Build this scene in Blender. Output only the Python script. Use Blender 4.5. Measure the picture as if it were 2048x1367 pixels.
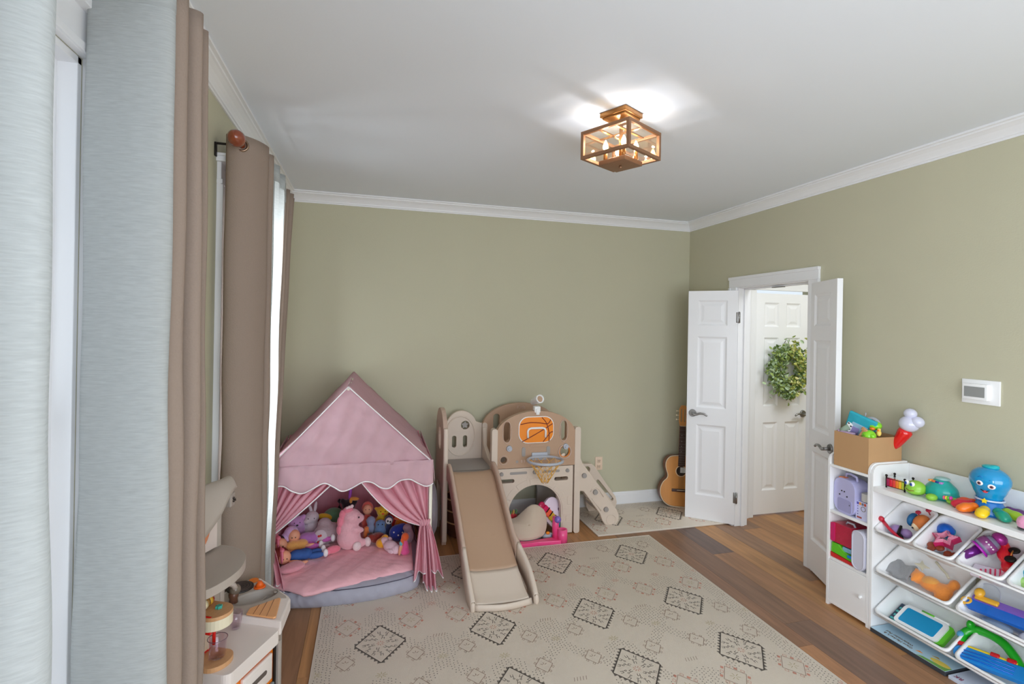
import bpy, bmesh, math, random
from mathutils import Matrix, Vector, Euler, geometry
random.seed(7)
PI = math.pi
SC = bpy.context.scene
COL = SC.collection
for o in list(bpy.data.objects): bpy.data.objects.remove(o)

# ------------------------------------------------------------------ camera
cam_d = bpy.data.cameras.new('camera'); cam = bpy.data.objects.new('camera', cam_d); COL.objects.link(cam)
R_ = Vector((0.96356539, -0.266888, 0.01767866)); U_ = Vector((-0.01707398, 0.00458621, 0.99984371)); F_ = Vector((0.266927369, 0.963716639, 0.000137729))
cam.matrix_world = Matrix(((R_.x, U_.x, -F_.x, 0), (R_.y, U_.y, -F_.y, 0), (R_.z, U_.z, -F_.z, 1.6492), (0, 0, 0, 1)))
cam_d.sensor_width = 36; cam_d.lens = 1025.4 / 2048 * 36; cam_d.shift_y = (654.88 - 683.5) / 2048
cam_d.clip_start = .05
SC.camera = cam
# ------------------------------------------------------------------ world, lights, exposure
SC.view_settings.view_transform = 'Standard'; SC.view_settings.look = 'None'
SC.view_settings.gamma = 1; SC.view_settings.use_curve_mapping = False
SC.view_settings.exposure = 0.24
w = bpy.data.worlds.new('sky'); SC.world = w; w.use_nodes = True
bg = w.node_tree.nodes['Background']; bg.inputs[0].default_value = (.80, .90, 1, 1); bg.inputs[1].default_value = .85
SC.cycles.max_bounces = 10; SC.cycles.diffuse_bounces = 6; SC.cycles.transparent_max_bounces = 16
SC.cycles.transmission_bounces = 8; SC.cycles.caustics_reflective = False; SC.cycles.caustics_refractive = False
SC.cycles.sample_clamp_indirect = 4

def area(name, loc, rot, sx, sy, power, col):
    d = bpy.data.lights.new(name, 'AREA'); d.shape = 'RECTANGLE'; d.size = sx; d.size_y = sy; d.energy = power; d.color = col
    o = bpy.data.objects.new(name, d); COL.objects.link(o); o.location = loc; o.rotation_euler = rot
    return o
LX, RX, BY, CZ, FY = -0.661, 3.008, 4.383, 2.70, -1.40     # left wall, right wall, back wall, ceiling, wall behind the camera
# daylight at the two real windows, then fill lights added out of view
area('window_and_fill_light', (LX - .35, .95, 1.45), (0, -PI/2, 0), 1.6, .9, 2.2, (.86, .94, 1))
area('window_and_fill_light', (LX - .35, 3.03, 1.45), (0, -PI/2, 0), 1.6, .9, 60, (.88, .95, 1))
area('window_and_fill_light', (LX - .35, -.62, 1.45), (0, -PI/2, 0), 1.6, .9, 96, (.83, .92, 1))  # added fill outside a made-up window behind the camera
area('rear_fill_light', (1.1, FY - .25, 1.35), (PI/2, 0, 0), 3.2, 2.1, 86, (.83, .91, 1))  # added soft fill from behind the camera, through an invented opening
area('hall_fill_light', (3.8, 2.5, 2.68), (0, 0, 0), .9, .9, 24, (.88, .93, 1))  # added fill to brighten the hall, stands for no known lamp

# ------------------------------------------------------------------ helpers
def lin(c): 
    c = c / 255.0
    return c / 12.92 if c <= .04045 else ((c + .055) / 1.055) ** 2.4
def C(r, g, b, k=1.0): return tuple(min(.92, lin(v) * k) for v in (r, g, b)) + (1,)
_m = {}
def mat(name, col, rough=.5, metal=0, vary=.06, vs=6, bump=0, bs=40, spec=.5, sheen=0, coat=0, emit=0, alpha=1, trans=0, stretch=None, mode='obj'):
    """procedural principled material: colour broken by noise, fine relief from noise"""
    if name in _m: return _m[name]
    m = bpy.data.materials.new(name); m.use_nodes = True; nt = m.node_tree; N = nt.nodes; K = nt.links
    b = N['Principled BSDF']; b.inputs['Roughness'].default_value = rough; b.inputs['Metallic'].default_value = metal
    b.inputs['Specular IOR Level'].default_value = spec
    b.inputs['Sheen Weight'].default_value = sheen; b.inputs['Coat Weight'].default_value = coat; b.inputs['Coat Roughness'].default_value = .08
    if emit: b.inputs['Emission Color'].default_value = col; b.inputs['Emission Strength'].default_value = emit
    if alpha < 1: b.inputs['Alpha'].default_value = alpha
    if trans: b.inputs['Transmission Weight'].default_value = trans
    tc = N.new('ShaderNodeTexCoord'); mp = N.new('ShaderNodeMapping'); K.new(tc.outputs['Object'], mp.inputs[0])
    if stretch: mp.inputs['Scale'].default_value = stretch
    n = N.new('ShaderNodeTexNoise'); n.inputs['Scale'].default_value = vs; n.inputs['Detail'].default_value = 3; K.new(mp.outputs[0], n.inputs[0])
    mix = N.new('ShaderNodeMix'); mix.data_type = 'RGBA'
    mix.inputs[6].default_value = tuple(max(0, v * (1 - vary)) for v in col[:3]) + (1,)
    mix.inputs[7].default_value = tuple(min(1, v * (1 + vary)) for v in col[:3]) + (1,)
    K.new(n.outputs[0], mix.inputs[0]); K.new(mix.outputs[2], b.inputs['Base Color'])
    if bump:
        n2 = N.new('ShaderNodeTexNoise'); n2.inputs['Scale'].default_value = bs; n2.inputs['Detail'].default_value = 2; K.new(mp.outputs[0], n2.inputs[0])
        bp = N.new('ShaderNodeBump'); bp.inputs['Strength'].default_value = bump; bp.inputs['Distance'].default_value = .004
        K.new(n2.outputs[0], bp.inputs['Height']); K.new(bp.outputs[0], b.inputs['Normal'])
    _m[name] = m; return m
def cloth(name, col, translucent=.3, see=0.0, weave=220, stripes=(1, 1, 5), lo=.93, hi=1.05):
    if name in _m: return _m[name]
    m = bpy.data.materials.new(name); m.use_nodes = True; nt = m.node_tree; N = nt.nodes; K = nt.links
    N.remove(N['Principled BSDF']); out = N['Material Output']
    tc = N.new('ShaderNodeTexCoord'); mp = N.new('ShaderNodeMapping'); mp.inputs['Scale'].default_value = stripes; K.new(tc.outputs['Object'], mp.inputs[0])
    n = N.new('ShaderNodeTexNoise'); n.inputs['Scale'].default_value = weave / 6; n.inputs['Detail'].default_value = 4; K.new(mp.outputs[0], n.inputs[0])
    mix = N.new('ShaderNodeMix'); mix.data_type = 'RGBA'
    mix.inputs[6].default_value = tuple(v * lo for v in col[:3]) + (1,); mix.inputs[7].default_value = tuple(min(1, v * hi) for v in col[:3]) + (1,)
    K.new(n.outputs[0], mix.inputs[0])
    bp = N.new('ShaderNodeBump'); bp.inputs['Strength'].default_value = .5; bp.inputs['Distance'].default_value = .002; K.new(n.outputs[0], bp.inputs['Height'])
    d = N.new('ShaderNodeBsdfDiffuse'); t = N.new('ShaderNodeBsdfTranslucent'); ms = N.new('ShaderNodeMixShader'); ms.inputs[0].default_value = translucent
    for s in (d, t): K.new(mix.outputs[2], s.inputs['Color']); K.new(bp.outputs[0], s.inputs['Normal'])
    K.new(d.outputs[0], ms.inputs[1]); K.new(t.outputs[0], ms.inputs[2]); last = ms
    if see:
        tr = N.new('ShaderNodeBsdfTransparent'); m2 = N.new('ShaderNodeMixShader'); m2.inputs[0].default_value = see
        K.new(ms.outputs[0], m2.inputs[1]); K.new(tr.outputs[0], m2.inputs[2]); last = m2
    K.new(last.outputs[0], out.inputs[0]); _m[name] = m; return m
def glass(name, col=(1, 1, 1, 1), gloss=.08, tint_gloss=(1, 1, 1, 1)):
    if name in _m: return _m[name]
    m = bpy.data.materials.new(name); m.use_nodes = True; nt = m.node_tree; N = nt.nodes; K = nt.links
    N.remove(N['Principled BSDF']); out = N['Material Output']
    lw = N.new('ShaderNodeLayerWeight'); lw.inputs[0].default_value = .5; fr = N.new('ShaderNodeMath'); fr.operation = 'POWER'; fr.inputs[1].default_value = 5; K.new(lw.outputs['Facing'], fr.inputs[0])
    ad = N.new('ShaderNodeMath'); ad.operation = 'ADD'; ad.inputs[1].default_value = gloss; ad.use_clamp = True; K.new(fr.outputs[0], ad.inputs[0])
    t = N.new('ShaderNodeBsdfTransparent'); t.inputs[0].default_value = col; g = N.new('ShaderNodeBsdfGlossy'); g.inputs['Roughness'].default_value = .03; g.inputs[0].default_value = tint_gloss
    ms = N.new('ShaderNodeMixShader'); K.new(ad.outputs[0], ms.inputs[0]); K.new(t.outputs[0], ms.inputs[1]); K.new(g.outputs[0], ms.inputs[2]); K.new(ms.outputs[0], out.inputs[0])
    _m[name] = m; return m

FR = {}           # world frame of every root and part
def T(x=0, y=0, z=0, rx=0, ry=0, rz=0, s=1):
    return Matrix.Translation((x, y, z)) @ Euler((rx, ry, rz)).to_matrix().to_4x4() @ Matrix.Scale(s, 4)
def AX(a, b):      # matrix whose Z axis runs a->b, origin at a
    a = Vector(a); b = Vector(b); q = (b - a).to_track_quat('Z', 'Y'); return Matrix.Translation(a) @ q.to_matrix().to_4x4()
XZ = Matrix(((1, 0, 0, 0), (0, 0, -1, 0), (0, 1, 0, 0), (0, 0, 0, 1)))    # local xy -> world xz, extrusion (+z) towards -y
YZ = Matrix(((0, 0, 1, 0), (1, 0, 0, 0), (0, 1, 0, 0), (0, 0, 0, 1)))    # local xy -> world yz, extrusion towards +x
class MB:
    def __init__(s): s.bm = bmesh.new()
    def _fin(s, vs, M, mi, smooth, faces=None):
        fs = faces if faces is not None else list({f for v in vs for f in v.link_faces})
        if M is not None: bmesh.ops.transform(s.bm, matrix=M, verts=vs)
        for f in fs: f.material_index = mi; f.smooth = smooth
        return s
    def box(s, c, d, M=None, mi=0, bev=0, seg=2):
        r = bmesh.ops.create_cube(s.bm, size=1); vs = r['verts']
        bmesh.ops.scale(s.bm, vec=d, verts=vs); bmesh.ops.translate(s.bm, vec=c, verts=vs)
        if bev:
            es = list({e for v in vs for e in v.link_edges})
            r = bmesh.ops.bevel(s.bm, geom=es, offset=bev, segments=seg, profile=.6, affect='EDGES')
            vs = list({v for f in r['faces'] for v in f.verts} | {v for v in vs if v.is_valid})
            fs = list({f for v in vs for f in v.link_faces}); s._fin(vs, M, mi, True, fs)
            return s
        return s._fin(vs, M, mi, False)
    def cone(s, r1, r2, h, M=None, mi=0, seg=20, smooth=True, cap=True):
        r = bmesh.ops.create_cone(s.bm, cap_ends=cap, segments=seg, radius1=r1, radius2=r2, depth=h); vs = r['verts']
        bmesh.ops.translate(s.bm, vec=(0, 0, h / 2), verts=vs); s._fin(vs, M, mi, smooth)
        for v in vs:
            for f in v.link_faces:
                if len(f.verts) > 4: f.smooth = False
        return s
    def ell(s, c, r, M=None, mi=0, u=16, v=10, rot=None):
        if isinstance(r, (int, float)): r = (r, r, r)
        q = bmesh.ops.create_uvsphere(s.bm, u_segments=u, v_segments=v, radius=1); vs = q['verts']
        bmesh.ops.scale(s.bm, vec=r, verts=vs)
        if rot: bmesh.ops.rotate(s.bm, cent=(0, 0, 0), matrix=Euler(rot).to_matrix(), verts=vs)
        bmesh.ops.translate(s.bm, vec=c, verts=vs); return s._fin(vs, M, mi, True)
    def grid(s, fn, nu, nv, M=None, mi=0, smooth=True, closeu=False):
        vv = [[s.bm.verts.new(fn(i / (nu if closeu else nu - 1), j / (nv - 1))) for j in range(nv)] for i in range(nu)]
        fs = []
        for i in range(nu if closeu else nu - 1):
            for j in range(nv - 1):
                a = vv[i][j]; b = vv[(i + 1) % nu][j]; c = vv[(i + 1) % nu][j + 1]; d = vv[i][j + 1]
                fs.append(s.bm.faces.new((a, b, c, d)))
        return s._fin([v for r in vv for v in r], M, mi, smooth, fs)
    def lathe(s, prof, seg=24, M=None, mi=0):
        def fn(u, v):
            k = min(len(prof) - 1, int(round(v * (len(prof) - 1)))); r, z = prof[k]; a = u * 2 * PI
            return (max(r, 1e-4) * math.cos(a), max(r, 1e-4) * math.sin(a), z)
        return s.grid(fn, seg, len(prof), M, mi, True, True)
    def tube(s, pts, r, seg=8, M=None, mi=0, closed=False, cap=True):
        P = [Vector(p) for p in pts]; n = len(P); rr = r if isinstance(r, (list, tuple)) else [r] * n
        rings = []; up = Vector((0, 0, 1)); prev = None
        for i, p in enumerate(P):
            t = (P[(i + 1) % n] - P[i - 1]) if closed else (P[min(i + 1, n - 1)] - P[max(i - 1, 0)])
            t.normalize()
            if prev is None: a = t.cross(up) if abs(t.dot(up)) < .95 else t.cross(Vector((1, 0, 0)))
            else: a = prev - t * prev.dot(t)
            a.normalize(); prev = a; b = t.cross(a)
            rings.append([s.bm.verts.new(p + (a * math.cos(2 * PI * k / seg) + b * math.sin(2 * PI * k / seg)) * rr[i]) for k in range(seg)])
        fs = []
        for i in range(n if closed else n - 1):
            A = rings[i]; B = rings[(i + 1) % n]
            for k in range(seg): fs.append(s.bm.faces.new((A[k], A[(k + 1) % seg], B[(k + 1) % seg], B[k])))
        if cap and not closed: fs.append(s.bm.faces.new(rings[0][::-1])); fs.append(s.bm.faces.new(rings[-1]))
        return s._fin([v for g in rings for v in g], M, mi, True, fs)
    def prism(s, outer, h, holes=(), M=None, mi=0, smooth=False):
        """2D outline (with holes) in xy, extruded z 0..h"""
        loops = [list(outer)] + [list(q) for q in holes]
        flat = [p for l in loops for p in l]
        tris = geometry.tessellate_polygon([[Vector((p[0], p[1], 0)) for p in l] for l in loops])
        lo = [s.bm.verts.new((p[0], p[1], 0)) for p in flat]; hi = [s.bm.verts.new((p[0], p[1], h)) for p in flat]
        fs = []
        for t in tris:
            try:
                fs.append(s.bm.faces.new([lo[i] for i in t])); fs.append(s.bm.faces.new([hi[i] for i in t]))
            except ValueError: pass
        k = 0
        for l in loops:
            n = len(l)
            for i in range(n):
                a, b = k + i, k + (i + 1) % n
                f = s.bm.faces.new((lo[a], lo[b], hi[b], hi[a])); f.smooth = smooth; fs.append(f)
            k += n
        s._fin(lo + hi, M, mi, False, fs)
        return s
    def mesh(s, name, mats):
        bmesh.ops.recalc_face_normals(s.bm, faces=s.bm.faces)
        me = bpy.data.meshes.new(name); s.bm.to_mesh(me); s.bm.free()
        for m in (mats if isinstance(mats, (list, tuple)) else [mats]): me.materials.append(m)
        return me
    def build(s, name, mats, parent=None, loc=None, rz=0, bevel=0, solid=0, label=None, local=False, sub=0, **tags):
        me = s.mesh(name, mats)
        o = bpy.data.objects.new(name, me); COL.objects.link(o)
        F = FR.get(parent.name, Matrix()) if parent else Matrix()
        if parent:
            o.parent = parent
            if not local: me.transform(F.inverted())
            FR[o.name] = F
        elif loc is not None:
            L = T(*loc, rz=rz); o.matrix_world = L; FR[o.name] = L
            if not local: me.transform(L.inverted())
        if solid:
            q = o.modifiers.new('solid', 'SOLIDIFY'); q.thickness = solid; q.offset = 0
        if bevel:
            q = o.modifiers.new('bevel', 'BEVEL'); q.width = bevel; q.segments = 2; q.limit_method = 'ANGLE'; q.angle_limit = math.radians(40); q.harden_normals = False
        if sub:
            q = o.modifiers.new('sub', 'SUBSURF'); q.levels = sub; q.render_levels = sub
        if label: o['label'] = label
        for k, v in tags.items(): o[{'cat': 'category'}.get(k, k)] = v
        return o
def thing(name, label, cat, loc, rz=0, group=None):
    o = bpy.data.objects.new(name, None); COL.objects.link(o); o.empty_display_size = .05
    L = T(*loc, rz=rz); o.matrix_world = L; FR[o.name] = L
    o['label'] = label; o['category'] = cat
    if group: o['group'] = group
    return o
def structure(name, loc=(0, 0, 0), rz=0):
    o = bpy.data.objects.new(name, None); COL.objects.link(o); o.empty_display_size = .05
    L = T(*loc, rz=rz); o.matrix_world = L; FR[o.name] = L; o['kind'] = 'structure'; return o
def blob(parts, name, mats, parent, vox=.008, local=True, M=None, smooth=6, **kw):
    """one continuous soft body: ellipsoids fused by a voxel remesh"""
    mb = MB()
    for p in parts:
        c, r = p[0], p[1]; mb.ell(c, r, rot=p[2] if len(p) > 2 else None, u=14, v=9)
    me = mb.mesh('tmp', mats); t = bpy.data.objects.new('tmp', me); COL.objects.link(t)
    q = t.modifiers.new('r', 'REMESH'); q.mode = 'VOXEL'; q.voxel_size = vox; q.use_smooth_shade = True
    q = t.modifiers.new('s', 'SMOOTH'); q.iterations = smooth; q.factor = .5
    dg = bpy.context.evaluated_depsgraph_get(); m2 = bpy.data.meshes.new_from_object(t.evaluated_get(dg))
    bpy.data.objects.remove(t); m2.name = name
    if M is not None: m2.transform(M)
    mb = MB(); mb.bm.from_mesh(m2)
    for f in mb.bm.faces: f.smooth = True
    return mb.build(name, mats, parent, local=local, **kw)
def text(body, size, name, m, parent, M, ext=.0006, local=False, align='CENTER'):
    cu = bpy.data.curves.new('t', 'FONT'); cu.body = body; cu.size = size; cu.extrude = ext; cu.align_x = align; cu.align_y = 'CENTER'
    t = bpy.data.objects.new('t', cu); COL.objects.link(t)
    dg = bpy.context.evaluated_depsgraph_get(); me = bpy.data.meshes.new_from_object(t.evaluated_get(dg)); bpy.data.objects.remove(t)
    me.transform(M); mb = MB(); mb.bm.from_mesh(me); bpy.data.meshes.remove(me)
    return mb.build(name, m, parent, local=local)
def rrect(x0, y0, x1, y1, r, n=5):
    P = []
    for cx, cy, a in ((x1 - r, y1 - r, 0), (x0 + r, y1 - r, PI/2), (x0 + r, y0 + r, PI), (x1 - r, y0 + r, 1.5 * PI)):
        for k in range(n + 1):
            t = a + PI / 2 * k / n; P.append((cx + r * math.cos(t), cy + r * math.sin(t)))
    return P
def circ(cx, cy, rx, ry=None, n=20): 
    ry = rx if ry is None else ry
    return [(cx + rx * math.cos(2 * PI * k / n), cy + ry * math.sin(2 * PI * k / n)) for k in range(n)]
def star(cx, cy, R, r=None, n=5, a0=PI/2): 
    r = r or R * .45
    return [(cx + (R if k % 2 == 0 else r) * math.cos(a0 + PI * k / n), cy + (R if k % 2 == 0 else r) * math.sin(a0 + PI * k / n)) for k in range(2 * n)]
def catmull(P, n=6):
    out = []; N_ = len(P)
    for i in range(N_ - 1):
        p0 = Vector(P[max(i - 1, 0)]); p1 = Vector(P[i]); p2 = Vector(P[i + 1]); p3 = Vector(P[min(i + 2, N_ - 1)])
        for k in range(n):
            t = k / n
            out.append(.5 * ((2 * p1) + (p2 - p0) * t + (2 * p0 - 5 * p1 + 4 * p2 - p3) * t * t + (3 * p1 - p0 - 3 * p2 + p3) * t ** 3))
    out.append(Vector(P[-1])); return out

# ------------------------------------------------------------------ shell materials
WALLM = mat('sage_wall_paint', (.54, .515, .378, 1), .75, vary=.02, vs=3, bump=.12, bs=120, spec=.3)
CEILM = mat('ceiling_paint', (.80, .84, .90, 1), .9, vary=.01, vs=2, bump=.05, bs=90, spec=.2)
WHITE = mat('white_gloss_trim', C(236, 236, 238), .35, vary=.01, vs=3, spec=.4)
DOORM = mat('white_door_paint', C(243, 243, 245), .42, vary=.012, vs=3, bump=.03, bs=60, spec=.4)
LAM = mat('white_laminate', C(247, 247, 249), .4, vary=.01, spec=.4)
NICK = mat('brushed_nickel', C(150, 148, 146), .35, metal=1, vary=.08, vs=30)
BLACKM = mat('dark_metal', C(38, 32, 28), .45, metal=.6, vary=.1)

# ------------------------------------------------------------------ floor and planks
HX = 4.55          # hall far side
fl = MB().box(((LX + HX) / 2, (FY + 4.5) / 2, -.06), (HX - LX + .3, 4.5 - FY + .3, .08)).build('floor', mat('subfloor', C(60, 42, 30), .8), kind='structure')
def plankmat():
    m = bpy.data.materials.new('oak_plank'); m.use_nodes = True; nt = m.node_tree; N = nt.nodes; K = nt.links; b = N['Principled BSDF']
    oi = N.new('ShaderNodeObjectInfo'); geo = N.new('ShaderNodeNewGeometry')
    sc = N.new('ShaderNodeVectorMath'); sc.operation = 'MULTIPLY'; sc.inputs[1].default_value = (26, 2.2, 1); K.new(geo.outputs['Position'], sc.inputs[0])
    ofs = N.new('ShaderNodeVectorMath'); ofs.operation = 'SCALE'; ofs.inputs[0].default_value = (37, 91, 13); K.new(oi.outputs['Random'], ofs.inputs['Scale'])
    ad = N.new('ShaderNodeVectorMath'); ad.operation = 'ADD'; K.new(sc.outputs[0], ad.inputs[0]); K.new(ofs.outputs[0], ad.inputs[1])
    n = N.new('ShaderNodeTexNoise'); n.inputs['Scale'].default_value = 1.0; n.inputs['Detail'].default_value = 6; n.inputs['Distortion'].default_value = .6; K.new(ad.outputs[0], n.inputs[0])
    cr = N.new('ShaderNodeValToRGB'); cr.color_ramp.elements[0].position = .3; cr.color_ramp.elements[0].color = (.72, .72, .72, 1); cr.color_ramp.elements[1].position = .72; cr.color_ramp.elements[1].color = (1.12, 1.1, 1.08, 1); K.new(n.outputs[0], cr.inputs[0])
    mx = N.new('ShaderNodeMix'); mx.data_type = 'RGBA'; mx.blend_type = 'MULTIPLY'; mx.inputs[0].default_value = 1; K.new(oi.outputs['Color'], mx.inputs[6]); K.new(cr.outputs[0], mx.inputs[7])
    K.new(mx.outputs[2], b.inputs['Base Color']); b.inputs['Roughness'].default_value = .42; b.inputs['Specular IOR Level'].default_value = .4
    bp = N.new('ShaderNodeBump'); bp.inputs['Strength'].default_value = .15; bp.inputs['Distance'].default_value = .002; K.new(n.outputs[0], bp.inputs['Height']); K.new(bp.outputs[0], b.inputs['Normal'])
    return m
PLK = plankmat()
pm = bpy.data.meshes.new('plank'); _b = bmesh.new(); bmesh.ops.create_cube(_b, size=1); bmesh.ops.translate(_b, vec=(0, 0, -.5), verts=_b.verts); _b.to_mesh(pm); _b.free(); pm.materials.append(PLK)
TONES = [(172, 124, 80), (164, 118, 76), (156, 114, 78), (176, 130, 86), (148, 111, 82), (166, 121, 82), (141, 108, 84)]
def plank(x0, x1, y0, y1, tone=None):
    o = bpy.data.objects.new('plank', pm); COL.objects.link(o); o.parent = fl
    o.location = ((x0 + x1) / 2, (y0 + y1) / 2, 0); o.scale = (x1 - x0 - .0012, y1 - y0 - .0012, .018)
    o.color = C(*(tone or random.choice(TONES)), 1.14)
PW = .185; k0 = -17
rnd = random.Random(3)
x = 2.29 + k0 * PW; ci = 0
while x < HX:
    joints = {2.105: [2.185], 2.29: [2.38, 3.95], 2.475: [1.4, 3.25], 2.66: [2.0, 3.75], 2.845: [1.1, 2.75], 3.03: [2.2, 3.6]}.get(round(x, 3))
    if joints is None:
        joints = []; y = FY + rnd.uniform(.3, 1.6)
        while y < 4.2: joints.append(y); y += rnd.uniform(1.1, 1.9)
    ys = [FY - .1] + joints + [4.5]
    xa, xb = max(x, LX - .1), min(x + PW, HX)
    if xb - xa > .01:
        for i in range(len(ys) - 1):
            tone = None
            if abs(x - 2.475) < .01 and i == 2: tone = (112, 92, 84)
            if abs(x - 2.475) < .01 and i == 1: tone = (160, 118, 86)
            if abs(x - 2.29) < .01 and i == 0: tone = (128, 100, 84)
            if abs(x - 2.29) < .01 and i == 1: tone = (136, 104, 84)
            if abs(x - 2.105) < .01 and i == 0: tone = (176, 128, 92)
            if abs(x - 2.105) < .01 and i == 1: tone = (146, 108, 84)
            plank(xa, xb, ys[i], ys[i + 1], tone)
    x += PW

# ------------------------------------------------------------------ walls and ceiling
MB().box(((LX + HX) / 2, (FY + 4.5) / 2, CZ + .05), (HX - LX + .4, 4.5 - FY + .4, .1)).build('ceiling', CEILM, kind='structure')
MB().box(((LX + RX) / 2, BY + .06, CZ / 2), (RX - LX + .24, .12, CZ)).build('wall_back', WALLM, kind='structure')
W1 = (.55, 1.43); W2 = (2.61, 3.49); W3 = (-1.06, -.18); WZ = (.60, 2.26)  # third opening is added, unseen, to let fill light in
q = [(FY - .1, 0), (BY, 0), (BY, CZ), (FY - .1, CZ)]
hol = [[(a, WZ[0]), (b, WZ[0]), (b, WZ[1]), (a, WZ[1])] for a, b in (W1, W2, W3)]
MB().prism(q, -.14, hol, M=Matrix.Translation((LX, 0, 0)) @ YZ).build('wall_left', WALLM, kind='structure')
DO = (2.945, 3.695)
q = [(FY - .1, 0), (DO[0], 0), (DO[0], 2.035), (DO[1], 2.035), (DO[1], 0), (BY, 0), (BY, CZ), (FY - .1, CZ)]
MB().prism(q, .12, M=Matrix.Translation((RX, 0, 0)) @ YZ).build('wall_right', WALLM, kind='structure')
q = [(LX, 0), (RX, 0), (RX, CZ), (LX, CZ)]
MB().prism(q, .12, [[(-.35, .35), (2.6, .35), (2.6, 2.35), (-.35, 2.35)]], M=Matrix.Translation((0, FY, 0)) @ XZ).build('wall_front', WALLM, kind='structure')  # unseen opening added for the rear fill light
# hall beyond the double door
HY = 3.835; HD = (3.315, 3.93)
q = [(RX + .12, 0), (HD[0], 0), (HD[0], 2.035), (HD[1], 2.035), (HD[1], 0), (HX, 0), (HX, CZ), (RX + .12, CZ)]
MB().prism(q, -.1, M=Matrix.Translation((0, HY, 0)) @ XZ).build('wall_hall_back', WALLM, kind='structure')
MB().box((HX + .05, 2.6, CZ / 2), (.1, 2.6, CZ)).build('wall_hall_right', WALLM, kind='structure')
MB().box(((RX + HX) / 2 + .06, 1.35, CZ / 2), (HX - RX - .1, .1, CZ)).build('wall_hall_front', WALLM, kind='structure')

# crown moulding: one mitred run per wall
CP = [(0, -.083), (.008, -.083), (.008, -.072), (.014, -.070), (.016, -.062), (.024, -.05), (.036, -.036), (.052, -.024), (.060, -.02), (.061, -.012), (.075, -.010), (.075, 0), (0, 0)]
def crown(name, fn):
    MB().grid(lambda u, v: fn(u, *CP[min(12, int(round(v * 12)))]), 2, 13, smooth=False).build(name, WHITE, kind='structure')
crown('trim_1', lambda u, d, z: ((LX + d) * (1 - u) + (RX - d) * u, BY - d, CZ + z))
crown('trim_2', lambda u, d, z: (RX - d, (FY + d) * (1 - u) + (BY - d) * u, CZ + z))
crown('trim_3', lambda u, d, z: (LX + d, (FY + d) * (1 - u) + (BY - d) * u, CZ + z))
crown('trim_4', lambda u, d, z: ((LX + d) * (1 - u) + (RX - d) * u, FY + d, CZ + z))
BP = [(0, 0), (.014, 0), (.014, .095), (.011, .102), (.011, .112), (.006, .121), (0, .123)]
def base(name, fn): MB().grid(lambda u, v: fn(u, *BP[int(round(v * 6))]), 2, 7, smooth=False).build(name, WHITE, kind='structure')
base('baseboard_back', lambda u, d, z: (LX * (1 - u) + RX * u, BY - d, z))
base('baseboard_left', lambda u, d, z: (LX + d, FY * (1 - u) + BY * u, z))
base('baseboard_right', lambda u, d, z: (RX - d, FY * (1 - u) + 2.80 * u, z))
base('baseboard_right_corner', lambda u, d, z: (RX - d, 3.79 * (1 - u) + BY * u, z))

# door casing
def casing(mb, x, y0, y1, ztop, wdt=.088, sgn=-1):
    for a, b in ((y0 - wdt, y0), (y1, y1 + wdt)):
        mb.box((x + sgn * .009, (a + b) / 2, (ztop) / 2), (.018, wdt, ztop)); mb.box((x + sgn * .013, (a if a < y0 else b) + (.011 if a < y0 else -.011), ztop / 2 - .001), (.026, .024, ztop))
    mb.box((x + sgn * .009, (y0 + y1) / 2, ztop + wdt / 2), (.018, y1 - y0 + 2 * wdt, wdt)); mb.box((x + sgn * .013, (y0 + y1) / 2, ztop + wdt - .011), (.026, y1 - y0 + 2 * wdt + .004, .024))
mb = MB(); casing(mb, RX, DO[0] + .002, DO[1] - .002, 2.025); mb.build('trim_5', WHITE, kind='structure', bevel=.003)
mb = MB()
mb.box((RX + .06, DO[1] - .009, 1.01), (.124, .018, 2.02)).box((RX + .06, DO[0] + .009, 1.01), (.124, .018, 2.02)).box((RX + .06, (DO[0] + DO[1]) / 2, 2.026), (.124, DO[1] - DO[0], .018))
mb.box((RX + .07, DO[1] - .024, 1.01), (.035, .012, 2.02)).box((RX + .07, (DO[0] + DO[1]) / 2, 2.011), (.035, DO[1] - DO[0] - .03, .012))
mb.build('trim_6', WHITE, kind='structure', bevel=.002)
MB().box((RX + .055, 3.30, 2.002), (.03, .11, .006)).build('trim_7', NICK, kind='structure', bevel=.002)   # ball catch plates in the head jamb
mb = MB()
for a, b in ((HD[0] - .075, HD[0]), (HD[1], HD[1] + .08)): mb.box(((a + b) / 2, HY - .009, 1.01), (b - a, .018, 2.025)); mb.box(((a if a < HD[0] else b) + (.009 if a < HD[0] else -.009), HY - .013, 1.009), (.02, .026, 2.025))
mb.box(((HD[0] + HD[1]) / 2, HY - .009, 2.07), (HD[1] - HD[0] + .155, .018, .088)).box(((HD[0] + HD[1]) / 2, HY - .013, 2.104), (HD[1] - HD[0] + .159, .026, .022))
mb.build('trim_8', WHITE, kind='structure', bevel=.003)

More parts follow.
